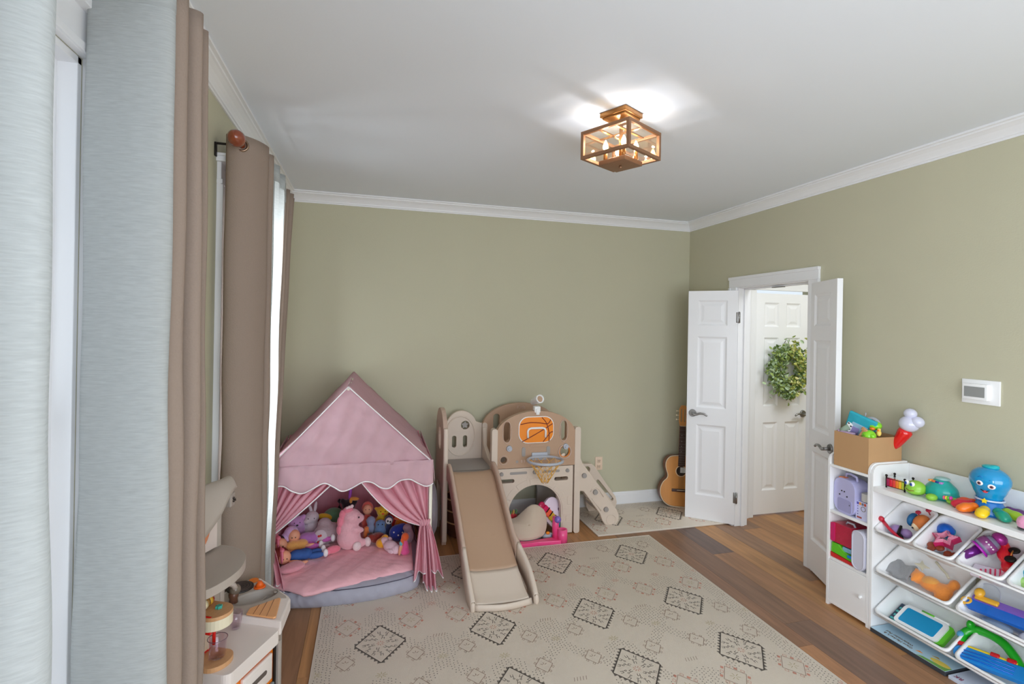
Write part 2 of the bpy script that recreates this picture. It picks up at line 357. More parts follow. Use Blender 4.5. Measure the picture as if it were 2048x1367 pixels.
# ------------------------------------------------------------------ panel doors (local: x along the leaf from the hinge, -y face to the viewer, z up)
def door(name, loc, rz, w, cols, ht=2.0, t=.035, knob_at=None, hinges=(1.77, .24), hand=1, z0=.012, side=-1):
    r = structure(name, loc, rz)
    rows = [(1.70, 1.915), (.985, 1.60), (.225, .835)]
    holes = [[(a, c), (b, c), (b, d), (a, d)] for a, b in cols for c, d in rows]
    MB().prism([(0, z0), (w, z0), (w, ht), (0, ht)], t, holes, M=Matrix.Translation((0, t / 2, 0)) @ XZ).build('leaf', DOORM, r, local=True, bevel=.002)
    for a, b in cols:
        for c, d in rows:
            g = MB(); g.box(((a + b) / 2, 0, (c + d) / 2), (b - a, t * .35, d - c))
            for s in (-1, 1):   # sloped sticking and raised field, front and back
                i1, i2, i3 = .014, .026, .05
                P = lambda i, y: [(a + i, s * y, c + i), (b - i, s * y, c + i), (b - i, s * y, d - i), (a + i, s * y, d - i)]
                L_ = [P(0, t / 2 - .001), P(i1, t * .22), P(i2, t * .22), P(i3, t * .40)]
                rings = [[g.bm.verts.new(v) for v in l] for l in L_]
                for A, B in zip(rings, rings[1:]):
                    for k in range(4): g.bm.faces.new((A[k], A[(k + 1) % 4], B[(k + 1) % 4], B[k]))
                g.bm.faces.new(rings[-1])
            g.build('panel', DOORM, r, local=True)
    for z in hinges:
        MB().box((-.004, side * t * .35, z), (.034, .012, .09), bev=.003).cone(.006, .006, .095, M=T(-.012, side * (t / 2 + .001), z - .047), seg=10).build('hinge', NICK, r, local=True)
    if knob_at:
        kx, kz = knob_at
        for s in (-1, 1):
            g = MB(); g.cone(.033, .029, .010, M=T(kx, s * t / 2, kz, rx=s * -PI / 2), seg=28)
            g.cone(.011, .010, .045, M=T(kx, s * t / 2, kz, rx=s * -PI / 2), seg=14)
            y = s * (t / 2 + .042)
            pts = catmull([(kx, y, kz), (kx + hand * .03, y, kz - .006), (kx + hand * .065, y, kz + .006), (kx + hand * .10, y, kz + .004), (kx + hand * .125, y, kz - .012)], 4)
            g.tube(pts, [.011] * 4 + [.0095] * 6 + [.008] * (len(pts) - 11) + [.004], 10)
            g.build('handle', NICK, r, local=True)
    return r
# left leaf swings out towards the back wall, right leaf towards the camera; both stand open
door('door_1', (3.003 + .0117, 3.679 + .013, 0), math.atan2(.2665, -.2995), .40, [(.082, .318)], knob_at=(.35, .93), hand=-1, side=1)
_a = math.atan2(-.923, -.385)
door('door_2', (3.0 + .016, 2.94 - .007, 0), _a, .385, [(.078, .306)], knob_at=(.335, .905), hand=-1, hinges=())
door('door_3', (HD[0], HY + .022, 0), 0, HD[1] - HD[0], [(.105, .26), (.345, .50)], knob_at=(.545, .905), hand=-1, side=-1)

# ------------------------------------------------------------------ wreath on the hall door
wr = thing('wreath', 'round green eucalyptus leaf wreath hanging on the white hall door', 'wreath', (3.64, HY - .005, 1.30))
MB().tube([(3.64 + .145 * math.cos(t), HY - .045, 1.315 + .145 * math.sin(t)) for t in [2 * PI * k / 28 for k in range(28)]], .016, 8, closed=True).build('twig_ring', mat('brown_twigs', C(70, 45, 32, 1.4), .8, vary=.3, vs=60, bump=.6), wr)
MB().tube([(3.625, HY - .006, 1.54), (3.63, HY - .02, 1.575), (3.64, HY - .03, 1.58), (3.65, HY - .04, 1.55), (3.65, HY - .045, 1.47)], .0022, 6).build('hanger', BLACKM, wr)
LG = [mat('leaf_' + n, c, .55, vary=.25, vs=25) for n, c in (('green', C(112, 128, 66, 1.9)), ('grey_green', C(136, 152, 122, 1.9)), ('olive', C(136, 140, 70, 2.0)), ('pale', C(200, 196, 138, 1.4)), ('deep', C(74, 94, 48, 1.8)))]
g = MB(); rw = random.Random(5)
for k in range(1700):
    t = rw.uniform(0, 2 * PI); rr = .155 + rw.gauss(0, .042)
    if rw.random() < .15: rr += rw.uniform(0, .06)
    x = 3.64 + rr * math.cos(t) * .98; z = 1.315 + rr * math.sin(t) * 1.02
    if rw.random() < .10: x = 3.64 + rw.uniform(-.09, .07); z = 1.315 - rw.uniform(.15, .27) + abs(x - 3.64) * .5
    y = HY - .045 + rw.uniform(-.06, .025)
    if (x - 3.65) ** 2 + (z - 1.315) ** 2 < .0038: continue
    L_ = rw.uniform(.014, .026); W_ = L_ * rw.uniform(.6, .9)
    M_ = Matrix.Translation((x, y, z)) @ Euler((rw.uniform(-1.0, 1.0) + PI/2, rw.uniform(-1, 1), rw.uniform(0, 6.3))).to_matrix().to_4x4()
    vs = [g.bm.verts.new(M_ @ Vector(v)) for v in ((-L_, 0, 0), (-.3 * L_, -W_ * .7, .003), (.5 * L_, -W_ * .55, .003), (L_, 0, -.002), (.5 * L_, W_ * .55, .003), (-.3 * L_, W_ * .7, .003), (0, 0, -.002))]
    q = 3.64 - x; mi = rw.choice([0, 0, 1, 1, 4]) if q > 0.02 else rw.choice([0, 2, 2, 3, 4, 1])
    for i in range(6): f = g.bm.faces.new((vs[i], vs[(i + 1) % 6], vs[6])); f.material_index = mi
g.build('leaves', LG, wr, kind='stuff')

# ------------------------------------------------------------------ windows
GLS = glass('window_glass')
def window(name, y0, y1):
    r = structure(name, (LX, (y0 + y1) / 2, WZ[0]))
    z0, z1 = WZ; c = .088
    mb = MB()
    for a in (y0 - c, y1): mb.box((LX + .009, a + c / 2, (z0 + z1) / 2), (.018, c, z1 - z0 + .02))
    mb.box((LX + .013, y0 - c + .010, (z0 + z1) / 2), (.026, .022, z1 - z0)).box((LX + .013, y1 + c - .010, (z0 + z1) / 2), (.026, .022, z1 - z0))
    mb.box((LX + .009, (y0 + y1) / 2, z1 + .05), (.018, y1 - y0 + 2 * c, .10)).box((LX + .012, (y0 + y1) / 2, z1 + .012), (.024, y1 - y0 + 2 * c + .004, .0205))
    mb.box((LX + .020, (y0 + y1) / 2, z1 + .112), (.04, y1 - y0 + 2 * c + .03, .03)).box((LX + .026, (y0 + y1) / 2, z1 + .125), (.052, y1 - y0 + 2 * c + .05, .012))
    mb.build('window_casing', WHITE, r, bevel=.002)
    MB().box((LX + .012, (y0 + y1) / 2, z0 - .012), (.10, y1 - y0 + 2 * c + .05, .026), bev=.004).box((LX + .008, (y0 + y1) / 2, z0 - .06), (.016, y1 - y0 + 2 * c, .075)).build('window_stool', WHITE, r)
    mb = MB()
    for yy in (y0 + .009, y1 - .009): mb.box((LX - .07, yy, (z0 + z1) / 2), (.14, .018, z1 - z0)).box((LX - .045, yy + (.012 if yy < (y0 + y1) / 2 else -.012), (z0 + z1) / 2), (.012, .012, z1 - z0))
    mb.box((LX - .07, (y0 + y1) / 2, z1 - .009), (.14, y1 - y0, .018)).box((LX - .07, (y0 + y1) / 2, z0 + .009), (.14, y1 - y0, .018))
    mb.build('jamb', WHITE, r, bevel=.002)
    zm = 1.425
    for x, a, b in ((LX - .068, z0 + .018, zm + .02), (LX - .105, zm - .02, z1 - .018)):
        ya, yb = y0 + .02, y1 - .02; s = .042
        sash = MB()
        sash.box((x, ya + s / 2, (a + b) / 2), (.034, s, b - a)).box((x, yb - s / 2, (a + b) / 2), (.034, s, b - a)).box((x, (ya + yb) / 2, a + .025), (.034, yb - ya, .05)).box((x, (ya + yb) / 2, b - .022), (.034, yb - ya, .044))
        so = sash.build('sash', WHITE, r, bevel=.003)
        for k in (1, 2):
            MB().box((x, ya + s + (yb - ya - 2 * s) * k / 3, (a + b) / 2), (.02, .018, b - a - .06)).build('muntin', WHITE, so, bevel=.003)
            MB().box((x, (ya + yb) / 2, a + .05 + (b - a - .094) * k / 3), (.02, yb - ya - 2 * s, .018)).build('muntin', WHITE, so, bevel=.003)
        for i in range(3):
            for j in range(3):
                cw = (yb - ya - 2 * s) / 3; ch = (b - a - .094) / 3
                MB().box((x, ya + s + cw * (i + .5), a + .05 + ch * (j + .5)), (.004, cw, ch)).build('pane', GLS, so)
    MB().box((LX - .06, (y0 + y1) / 2, zm + .025), (.03, .05, .014), bev=.004).build('sash_lock', WHITE, r)
window('window_1', *W1); window('window_2', *W2); window('added_window_3', *W3)  # the last window is made up, out of view, for its light

# ------------------------------------------------------------------ curtains, rods
SHEER = cloth('white_sheer_linen', C(214, 217, 216, .98), .46, .03, 190, (1, 1, 10), .76, 1.12)
TAUPE = cloth('taupe_curtain_cloth', C(166, 148, 135, .90), .12, 0, 300, (4, 4, 4))
BRONZE = mat('bronze_rod', C(60, 40, 30), .35, metal=.8, vary=.1)
WOODB = mat('varnished_brown_wood', C(116, 52, 26, 1.3), .22, vary=.3, vs=30, coat=.6)
GROM = mat('grommet_metal', C(150, 128, 108), .3, metal=1, vary=.1)
RZ = 2.42; RXX = -.55
def curtain(name, label, m, top, bot, ztop, zbot, grom=(), group=None, seed=0, hem=True, stitch=False):
    """top, bot: fold lines (x, y); cloth hangs between them"""
    n = 7; A = catmull([(a, b, 0) for a, b in top], n); B = catmull([(a, b, 0) for a, b in bot], n); N_ = len(A)
    r = thing(name, label, 'curtain', (A[N_ // 2].x, A[N_ // 2].y, ztop), group=group)
    rr = random.Random(seed); ph = [rr.uniform(0, 6) for _ in range(4)]
    def fn(u, v):
        k = min(N_ - 1, int(round(u * (N_ - 1)))); p = A[k].lerp(B[k], v ** .85)
        z = ztop + (zbot - ztop) * v
        wob = .004 * math.sin(5 * z + ph[0] + u * 9) + .003 * math.sin(11 * z + ph[1] + u * 17)
        return (p.x + wob * v, p.y + wob * .6, z)
    MB().grid(fn, N_, 40).build('panel', m, r, solid=0 if m is SHEER else .003)
    if hem and m is SHEER:
        def fh(u, v):
            k = min(N_ - 1, int(round(u * (N_ - 1)))); p = fn(u, 0); return (p[0], p[1], ztop - .002 - v * .085)
        q = MB().grid(fh, N_, 2).build('header', m, r, solid=.004)
    for e in (0, 1):
        MB().grid(lambda u, v, e=e: fn((u * .04) if e == 0 else 1 - u * .04, .01 + .98 * v), 3, 40).build('side_hem', m, r, solid=.002 if m is SHEER else .0045)
    for (gx, gy, ang) in grom:
        MB().tube([(gx + .024 * math.cos(t) * math.cos(ang), gy + .024 * math.cos(t) * math.sin(ang), RZ + .024 * math.sin(t)) for t in [2 * PI * k / 20 for k in range(20)]], .0055, 8, closed=True).build('grommet', GROM, r)
    return r
def zig(ys, x_in=-.625, x_out=-.475, start=0, jit=.0, seed=1):
    rr = random.Random(seed); return [((x_in if (i + start) % 2 == 0 else x_out) + rr.uniform(-jit, jit), y) for i, y in enumerate(ys)]
# window by the camera
curtain('sheer_curtain', 'white sheer curtain at the left edge of the picture, nearest the camera', SHEER,
        zig([.42, .47, .58, .63, .72, .77, .87, .935, 1.13], jit=.004) , zig([.42, .48, .58, .65, .74, .80, .88, .95, 1.20], jit=.006), 2.465, .02, [(RXX, .905, .1)], seed=1)
curtain('sheer_curtain', 'pale sheer linen curtain right of the gap at the near window', SHEER,
        [(-.632, 1.395), (-.615, 1.378), (-.475, 1.362), (-.47, 1.40), (-.60, 1.42), (-.60, 1.46), (-.50, 1.48)], [(-.640, 1.40), (-.62, 1.375), (-.475, 1.352), (-.462, 1.40), (-.60, 1.44), (-.60, 1.50), (-.50, 1.52)], 2.465, .02, [(RXX, 1.36, .05)], seed=2)
curtain('drape', 'taupe grommet drape bunched beside the near window, left of the bare green wall strip', TAUPE,
        [(-.50, 1.40), (-.463, 1.42), (-.46, 1.455), (-.60, 1.47), (-.61, 1.50), (-.46, 1.515), (-.458, 1.545), (-.60, 1.56), (-.60, 1.60), (-.47, 1.605), (-.468, 1.63), (-.60, 1.67)],
        [(-.49, 1.41), (-.458, 1.44), (-.455, 1.475), (-.60, 1.50), (-.61, 1.55), (-.455, 1.545), (-.452, 1.59), (-.60, 1.62), (-.60, 1.68), (-.465, 1.66), (-.462, 1.69), (-.60, 1.75)], 2.465, .02, [(RXX, 1.465, .1), (RXX, 1.51, -.1), (RXX, 1.555, .1), (RXX, 1.605, -.1)], seed=3)
def rod(y0, y1, label, fin):
    r = thing('curtain_rod', label, 'curtain rod', (RXX, (y0 + y1) / 2, RZ))
    MB().cone(.0125, .0125, y1 - y0, M=AX((RXX, y0, RZ), (RXX, y1, RZ)), seg=14).build('pole', BRONZE, r)
    for e in fin:
        s = 1 if e == y1 else -1
        pr = [(0, 0), (.010, .001), (.016, .014), (.011, .030), (.011, .042), (.019, .052), (.030, .070), (.0355, .090), (.032, .111), (.022, .126), (.008, .134), (0, .135)]
        MB().lathe(pr, 24, M=AX((RXX, e, RZ), (RXX - .03, e + s, RZ + .02))).build('finial', WOODB, r)
    for yb in (y0 + .012, y1 - .012):
        MB().box((LX + .004, yb, RZ - .02), (.008, .02, .06), bev=.002).box((LX + .06, yb, RZ + .006), (.115, .012, .007)).box((RXX, yb, RZ - .008), (.016, .012, .03)).build('bracket', BLACKM, r)
rod(.38, 1.72, 'curtain rod over the near window, mostly hidden behind the sheer curtains', ())
rod(2.475, 3.66, 'curtain rod over the far window with egg-shaped brown wooden finial', (2.475,))
# far window
curtain('drape', 'taupe grommet drape hanging at the near side of the far window, below the wooden finial', TAUPE,
        [(-.622, 2.525), (-.606, 2.462), (-.55, 2.462), (-.490, 2.53), (-.474, 2.62), (-.60, 2.645), (-.60, 2.685), (-.482, 2.695), (-.48, 2.74), (-.60, 2.76), (-.60, 2.80), (-.49, 2.81)],
        [(-.622, 2.525), (-.606, 2.462), (-.552, 2.462), (-.498, 2.54), (-.484, 2.64), (-.60, 2.67), (-.60, 2.71), (-.49, 2.72), (-.488, 2.77), (-.60, 2.78), (-.60, 2.82), (-.50, 2.83)], 2.465, .02, [(RXX, 2.462, .1), (RXX, 2.64, -.1), (RXX, 2.69, .1), (RXX, 2.75, -.1)], seed=4)
curtain('sheer_curtain', 'white sheer curtain glowing in the daylight of the far window', SHEER,
        [(-.49, 2.84), (-.47, 2.90), (-.60, 2.94), (-.48, 3.03), (-.478, 3.07), (-.60, 3.12), (-.485, 3.22), (-.60, 3.28), (-.50, 3.34)],
        [(-.50, 2.84), (-.488, 2.88), (-.60, 2.90), (-.50, 2.94), (-.50, 2.96), (-.60, 2.99), (-.51, 3.02), (-.60, 3.06), (-.53, 3.08)], 2.465, .02, [(RXX, 2.985, .9)], seed=5)
curtain('drape', 'blush taupe drape at the far side of the far window, above the pink tent', TAUPE,
        [(-.50, 3.36), (-.49, 3.39), (-.60, 3.41), (-.49, 3.46), (-.49, 3.49), (-.60, 3.52), (-.50, 3.58), (-.50, 3.60), (-.60, 3.64)],
        [(-.54, 3.09), (-.52, 3.11), (-.60, 3.13), (-.525, 3.15), (-.52, 3.17), (-.60, 3.19), (-.53, 3.21), (-.53, 3.22), (-.60, 3.24)], 2.465, .02, [(RXX, 3.40, .1), (RXX, 3.50, .1)], seed=6)

# ------------------------------------------------------------------ ceiling light
BRASS = mat('antique_brass', C(150, 104, 56, 1.1), .35, metal=.75, vary=.2, vs=20)
SOFTB = mat('dark_bronze_frame', C(140, 102, 74, 1.1), .45, metal=.4, vary=.15, vs=20)
LC = (1.160, 2.265); lr = math.radians(28.5)
lamp = thing('ceiling_lamp', 'square bronze and glass ceiling light with four candle bulbs', 'ceiling light', (LC[0], LC[1], CZ), lr)
LM = lambda x, y, z: (Matrix.Translation((LC[0], LC[1], 0)) @ Matrix.Rotation(lr, 4, 'Z')) @ Vector((x, y, z))
LMt = Matrix.Translation((LC[0], LC[1], 0)) @ Matrix.Rotation(lr, 4, 'Z')
MB().box((0, 0, CZ - .012), (.148, .148, .024), M=LMt, bev=.003).box((0, 0, CZ - .028), (.13, .13, .012), M=LMt, bev=.003).build('canopy', BRASS, lamp)
MB().cone(.009, .009, .21, M=LMt @ T(0, 0, 2.47), seg=12).build('stem', BRASS, lamp)
za, zb, hs, fb = 2.472, 2.607, .138, .016
mb = MB()
for z in (za + fb / 2, zb - fb / 2):
    for s in (-1, 1):
        mb.box((0, s * (hs - fb / 2), z), (2 * hs, fb, fb), M=LMt).box((s * (hs - fb / 2), 0, z), (fb, 2 * hs - 2 * fb, fb), M=LMt)
for s in (-1, 1):
    for t in (-1, 1): mb.box((s * (hs - fb / 2), t * (hs - fb / 2), (za + zb) / 2), (fb, fb, zb - za - 2 * fb), M=LMt)
mb.build('frame', SOFTB, lamp, bevel=.0015)
mb = MB()
for s in (-1, 1): mb.box((0, s * .045, zb - .006), (2 * hs - .03, .012, .006), M=LMt)
mb.box((0, 0, zb - .006), (.012, 2 * hs - .03, .006), M=LMt).build('crossbar', BRASS, lamp)
LGL = glass('lamp_glass', (1, .95, .88, 1), .17, (1, .86, .66, 1))
for s in (-1, 1):
    MB().box((0, s * (hs - fb / 2), (za + zb) / 2), (2 * hs - 2 * fb, .003, zb - za - 2 * fb), M=LMt).build('pane', LGL, lamp)
    MB().box((s * (hs - fb / 2), 0, (za + zb) / 2), (.003, 2 * hs - 2 * fb, zb - za - 2 * fb), M=LMt).build('pane', LGL, lamp)
MB().box((0, 0, 2.455), (.150, .150, .022), M=LMt, bev=.003).cone(.008, .006, .012, M=LMt @ T(0, 0, 2.433), seg=12).build('bottom_plate', SOFTB, lamp)
BULB = mat('glowing_bulb', (1, .70, .36, 1), .3, emit=26, vary=0)
CAND = mat('brass_candle_sleeve', C(170, 118, 62), .35, metal=.6)
for s in (-1, 1):
    for t in (-1, 1):
        MB().cone(.0095, .0095, .05, M=LMt @ T(s * .052, t * .052, 2.465), seg=12).build('candle_sleeve', CAND, lamp)
        MB().lathe([(0, 0), (.006, 0), (.012, .012), (.0135, .02), (.011, .032), (.006, .044), (.002, .052), (0, .053)], 14, M=LMt @ T(s * .052, t * .052, 2.515)).build('bulb', BULB, lamp)
        d = bpy.data.lights.new('bulb_light', 'POINT'); d.energy = .75; d.color = (.95, .96, 1); d.shadow_soft_size = .004
        o = bpy.data.objects.new('bulb_light', d); COL.objects.link(o); o.location = LM(s * .052, t * .052, 2.578)

# ------------------------------------------------------------------ wall fittings
th = thing('thermostat', 'white wall thermostat with grey display on a rectangular plate', 'thermostat', (RX, 1.878, 1.365))
MB().box((RX - .004, 1.878, 1.364), (.008, .170, .123), bev=.002).build('wall_plate', LAM, th)
MB().box((RX - .018, 1.892, 1.364), (.022, .115, .082), bev=.004).build('case', LAM, th)
MB().box((RX - .0295, 1.892, 1.364), (.002, .092, .052)).build('display', mat('lcd_grey', C(138, 140, 138, 1.2), .2), th, label='grey display')
ou = thing('wall_outlet', 'beige two-socket wall outlet beside the play set stairs', 'outlet', (2.074, BY, .402))
MB().box((2.074, BY - .003, .402), (.073, .006, .122), bev=.002).build('wall_plate', mat('beige_plastic', C(200, 178, 158, 1.4), .4), ou)
for z in (.428, .376):
    so = MB().box((2.074, BY - .008, z), (.034, .006, .032), bev=.003).build('socket', mat('beige_plastic2', C(192, 170, 150, 1.4), .4), ou)
    MB().box((2.067, BY - .0115, z + .003), (.003, .002, .009)).box((2.081, BY - .0115, z + .003), (.003, .002, .009)).cone(.0026, .0026, .002, M=T(2.074, BY - .0105, z - .009, rx=PI/2), seg=8).build('slot', BLACKM, so)

# ------------------------------------------------------------------ play mats (printed foam)
RUGM = mat('cream_foam_mat', (.70, .615, .52, 1), .5, vary=.05, vs=4, bump=.25, bs=160, spec=.35)
RUGE = mat('cream_mat_edge', C(222, 216, 210, 1.15), .5)
INK = mat('charcoal_print', C(122, 114, 106, 1.05), .6, vary=.12, vs=30)
INK2 = mat('brown_print', C(146, 120, 104, 1.1), .6, vary=.2, vs=20)
INK3 = mat('faded_red_print', C(190, 130, 112, 1.15), .6, vary=.2, vs=20)
INK4 = mat('ochre_print', C(176, 162, 122, 1.1), .6, vary=.2, vs=20)
class Ink:
    def __init__(s, z, clip): s.bm = bmesh.new(); s.z = z; s.c = clip; s.mi = 0
    def ok(s, x, y): return s.c[0] + .012 < x < s.c[1] - .012 and s.c[2] + .012 < y < s.c[3] - .012
    def poly(s, P):
        if not all(s.ok(*p) for p in P): return
        f = s.bm.faces.new([s.bm.verts.new((p[0], p[1], s.z)) for p in P]); f.material_index = s.mi
    def line(s, a, b, w=.004):
        dx, dy = b[0] - a[0], b[1] - a[1]; L_ = math.hypot(dx, dy)
        if L_ < 1e-6: return
        nx, ny = -dy / L_ * w / 2, dx / L_ * w / 2
        s.poly([(a[0] + nx, a[1] + ny), (b[0] + nx, b[1] + ny), (b[0] - nx, b[1] - ny), (a[0] - nx, a[1] - ny)])
    def loop(s, P, w=.004):
        for i in range(len(P)): s.line(P[i], P[(i + 1) % len(P)], w)
def big_diamond(I, cx, cy, rx=.127, ry=.160):
    cs = [(cx, cy + ry), (cx + rx, cy), (cx, cy - ry), (cx - rx, cy)]
    I.mi = 0; I.loop(cs, .006)
    for i in range(4):
        a, b = Vector(cs[i]), Vector(cs[(i + 1) % 4]); nrm = ((a + b) / 2 - Vector((cx, cy))).normalized(); n = 8
        for k in range(n):
            p, q = a.lerp(b, k / n), a.lerp(b, (k + 1) / n); m_ = (p + q) / 2 + nrm * .017
            I.poly([tuple(p), tuple(m_), tuple(q)])
    def glyph(x, y, a):
        R2 = lambda u, v: (x + u * math.cos(a) - v * math.sin(a), y + u * math.sin(a) + v * math.cos(a))
        I.line(R2(0, -.012), R2(0, .014), .003); I.line(R2(0, .0), R2(.012, .004), .003); I.line(R2(.012, .004), R2(.012, -.012), .003)
        I.loop([R2(-.004, .014), R2(.004, .014), R2(.004, .021), R2(-.004, .021)], .0024)
    for k in range(12):
        t = 2 * PI * k / 12; glyph(cx + .078 * math.cos(t), cy + .092 * math.sin(t), t + PI/2)
    for k in range(6):
        t = 2 * PI * k / 6 + .3; glyph(cx + .040 * math.cos(t), cy + .048 * math.sin(t), t - PI/2)
    I.mi = 2
    for k in range(8):
        t = 2 * PI * k / 8; I.line((cx + .008 * math.cos(t), cy + .008 * math.sin(t)), (cx + .02 * math.cos(t), cy + .02 * math.sin(t)), .0028)
def motif(I, cx, cy, r, red):
    cs = [(cx, cy + r * 1.25), (cx + r, cy), (cx, cy - r * 1.25), (cx - r, cy)]
    I.mi = 1; I.loop(cs, .0026)
    I.mi = 2 if red else 1
    n = 3 if red else 2; q = r * .22
    for i in range(4):
        a, b = Vector(cs[i]), Vector(cs[(i + 1) % 4]); d = (b - a).normalized(); nr = ((a + b) / 2 - Vector((cx, cy))).normalized()
        for k in range(n):
            p = a.lerp(b, (k + .5) / n) + nr * q * .9
            P = [p - d * q * .6 - nr * q * .5, p + d * q * .6 - nr * q * .5, p + d * q * .6 + nr * q * .5, p - d * q * .6 + nr * q * .5]
            if red and (i + k) % 2: I.poly([tuple(v) for v in P])
            else: I.loop([tuple(v) for v in P], .0018)
    I.mi = 3 if red else 1
    for k in range(6 if red else 3):
        t = k * 1.05 + .5; I.line((cx + r * .12 * math.cos(t), cy + r * .12 * math.sin(t)), (cx + r * .4 * math.cos(t), cy + r * .4 * math.sin(t)), .0028)
def dot(I, x, y, s=.0034): I.poly([(x - s, y), (x, y - s), (x + s, y), (x, y + s)])
def play_mat(name, label, x0, x1, y0, y1, ox, oy, seed):
    t = thing(name, label, 'play mat', ((x0 + x1) / 2, (y0 + y1) / 2, 0.0))
    MB().box(((x0 + x1) / 2, (y0 + y1) / 2, .006), (x1 - x0, y1 - y0, .011), bev=.003).build('foam_pad', RUGM, t)
    e = MB()
    for a, b, c, d in ((x0, x1, y1 - .006, y1 - .001), (x0, x1, y0 + .001, y0 + .006), (x0 + .001, x0 + .006, y0, y1), (x1 - .006, x1 - .001, y0, y1)): e.box(((a + b) / 2, (c + d) / 2, .0117), (b - a - .004, d - c, .0008))
    e.build('edge_band', RUGE, t)
    I = Ink(.0121, (x0, x1, y0, y1)); rr = random.Random(seed); keep = []
    PX = .5965
    rows = []
    y = oy
    k = 0
    while y > y0 - .5: rows.append((y, k)); y -= (.65 if k % 2 == 0 else .50); k += 1
    for i in range(-2, 8):
        cx = ox + i * PX
        for ry, k in rows:
            if x0 - .1 < cx < x1 + .1: big_diamond(I, cx, ry); keep.append((cx, ry, .155, .19))
            up_red = (k % 2 == 1)
            for s in (-1, 1):
                a = (cx + s * .168, ry + (.178 if up_red else .135)); b = (cx + s * .168, ry - (.125 if up_red else .165))
                motif(I, a[0], a[1], .062 if up_red else .045, up_red); motif(I, b[0], b[1], .045 if up_red else .062, not up_red)
                keep += [(a[0], a[1], .085 if up_red else .065, .10 if up_red else .075), (b[0], b[1], .065 if up_red else .085, .075 if up_red else .10)]
            # small starbursts and hatched ticks
            I.mi = 2 if k % 2 else 3
            for dx, dy in ((0, .33 if up_red else .25), (PX / 2, .32)):
                for q in range(8):
                    an = q * PI / 4; I.line((cx + dx + .006 * math.cos(an), ry + dy + .006 * math.sin(an)), (cx + dx + .028 * math.cos(an), ry + dy + .022 * math.sin(an)), .003)
                keep.append((cx + dx, ry + dy, .035, .03))
            I.mi = 1
            for q in range(5):
                xx = cx + PX / 2 - .03 + q * .015; I.line((xx, ry - .012), (xx + .008, ry + .014), .0026)
            keep.append((cx + PX / 2, ry, .05, .025))
    I.mi = 0
    x = x0 + .02; st = .0175
    iy = 0
    while x < x1:
        y = y0 + .02
        while y < y1:
            X, Y = x + rr.uniform(-.003, .003), y + rr.uniform(-.003, .003) + (st / 2 if iy % 2 else 0)
            dens = .5 + .5 * math.sin((X - ox) * 2 * PI / PX + PI/2 * 0 + 1.57) * math.sin((Y - oy) * 2 * PI / .575)
            edge = min(X - x0, x1 - X, y1 - Y) < .10
            cxn = abs(((X - ox) / PX + .5) % 1 - .5) * PX
            band = abs(cxn + abs(((Y - oy + .575) / .575) % 1 - .5) * .5 - .30) < .045
            if (edge or dens > .80 or band) and not any(abs(X - a) / c + abs(Y - b) / d < 1 for a, b, c, d in keep if abs(X - a) < c): dot(I, X, Y)
            y += st
        x += st; iy += 1
    me = bpy.data.meshes.new('printed_pattern'); I.bm.to_mesh(me); I.bm.free()
    for m in (INK, INK2, INK3, INK4): me.materials.append(m)
    L_ = T(*t.location); me.transform(L_.inverted())
    o = bpy.data.objects.new('printed_pattern', me); COL.objects.link(o); o.parent = t; o['kind'] = 'stuff'
play_mat('play_mat', 'large cream play mat with charcoal diamonds lying in front of the slide', -.244, 2.182, .35, 3.655, .080, 3.372, 1)
play_mat('play_mat', 'small cream patterned mat under the play set stairs, in the corner by the door', 1.775, 2.985, 3.735, 4.365, 2.02, 4.05, 2)

# ------------------------------------------------------------------ toy play tent
PK = cloth('pink_tent_cotton', C(222, 190, 198, 1.16), .40, 0, 120, (1, 1, 1))
PKD = cloth('rose_tent_curtain', C(250, 172, 184, 1.25), .38, 0, 140, (2, 2, .6))
PKW = mat('white_piping', C(244, 226, 226, 1.2), .7)
CREAMP = mat('cream_plastic_pole', C(232, 222, 206, 1.2), .4)
tent = thing('play_tent', 'pink house-shaped fabric play tent with gathered curtains, full of soft toys', 'play tent', (-.09, 3.78, 0))
FYt, BYt = 3.30, 4.285
FL_, FR_, FA = (-.57, .79), (.392, .79), (-.121, 1.27)
BL_, BR_, BA = (-.585, .765), (.405, .765), (-.117, 1.275)
def wrk(x, z, s=1.0): return s * (.004 * math.sin(x * 31 + z * 9) + .003 * math.sin(x * 57 - z * 23 + 1) + .003 * math.sin(x * 13 + z * 41 + 2))
def gable(P, Q, A, y, name, wall=False):
    def fn(u, v):
        x0 = P[0] + (A[0] - P[0]) * v; x1 = Q[0] + (A[0] - Q[0]) * v; z = P[1] + (A[1] - P[1]) * v
        x = x0 + (x1 - x0) * u; return (x, y + wrk(x, z, 1.5) + .003 * math.sin(x * 95 + 6 * math.sin(z * 17)) * (1 - v), z - .012 * math.sin(PI * u) * (1 - v) ** 3)
    return MB().grid(fn, 40, 30).build(name, PK, tent, solid=.002)
gable(FL_, FR_, FA, FYt, 'gable_front'); gable(BL_, BR_, BA, BYt, 'gable_back')
def roof(Pf, Af, Pb, Ab, sgn, name):
    def fn(u, v):
        f = Vector((Pf[0], FYt - .012, Pf[1])).lerp(Vector((Af[0], FYt - .012, Af[1])), v); b = Vector((Pb[0], BYt, Pb[1])).lerp(Vector((Ab[0], BYt, Ab[1])), v)
        p = f.lerp(b, u); n = Vector((sgn * .72, 0, .69))
        sag = -.030 * math.sin(PI * u) * math.sin(PI * v) + wrk(p.y * .6, p.z * 1.3, .5)
        return tuple(p + n * sag)
    MB().grid(fn, 24, 20).build(name, PK, tent, solid=.003)
roof(FR_, FA, BR_, BA, 1, 'roof_panel'); roof(FL_, FA, BL_, BA, -1, 'roof_panel')
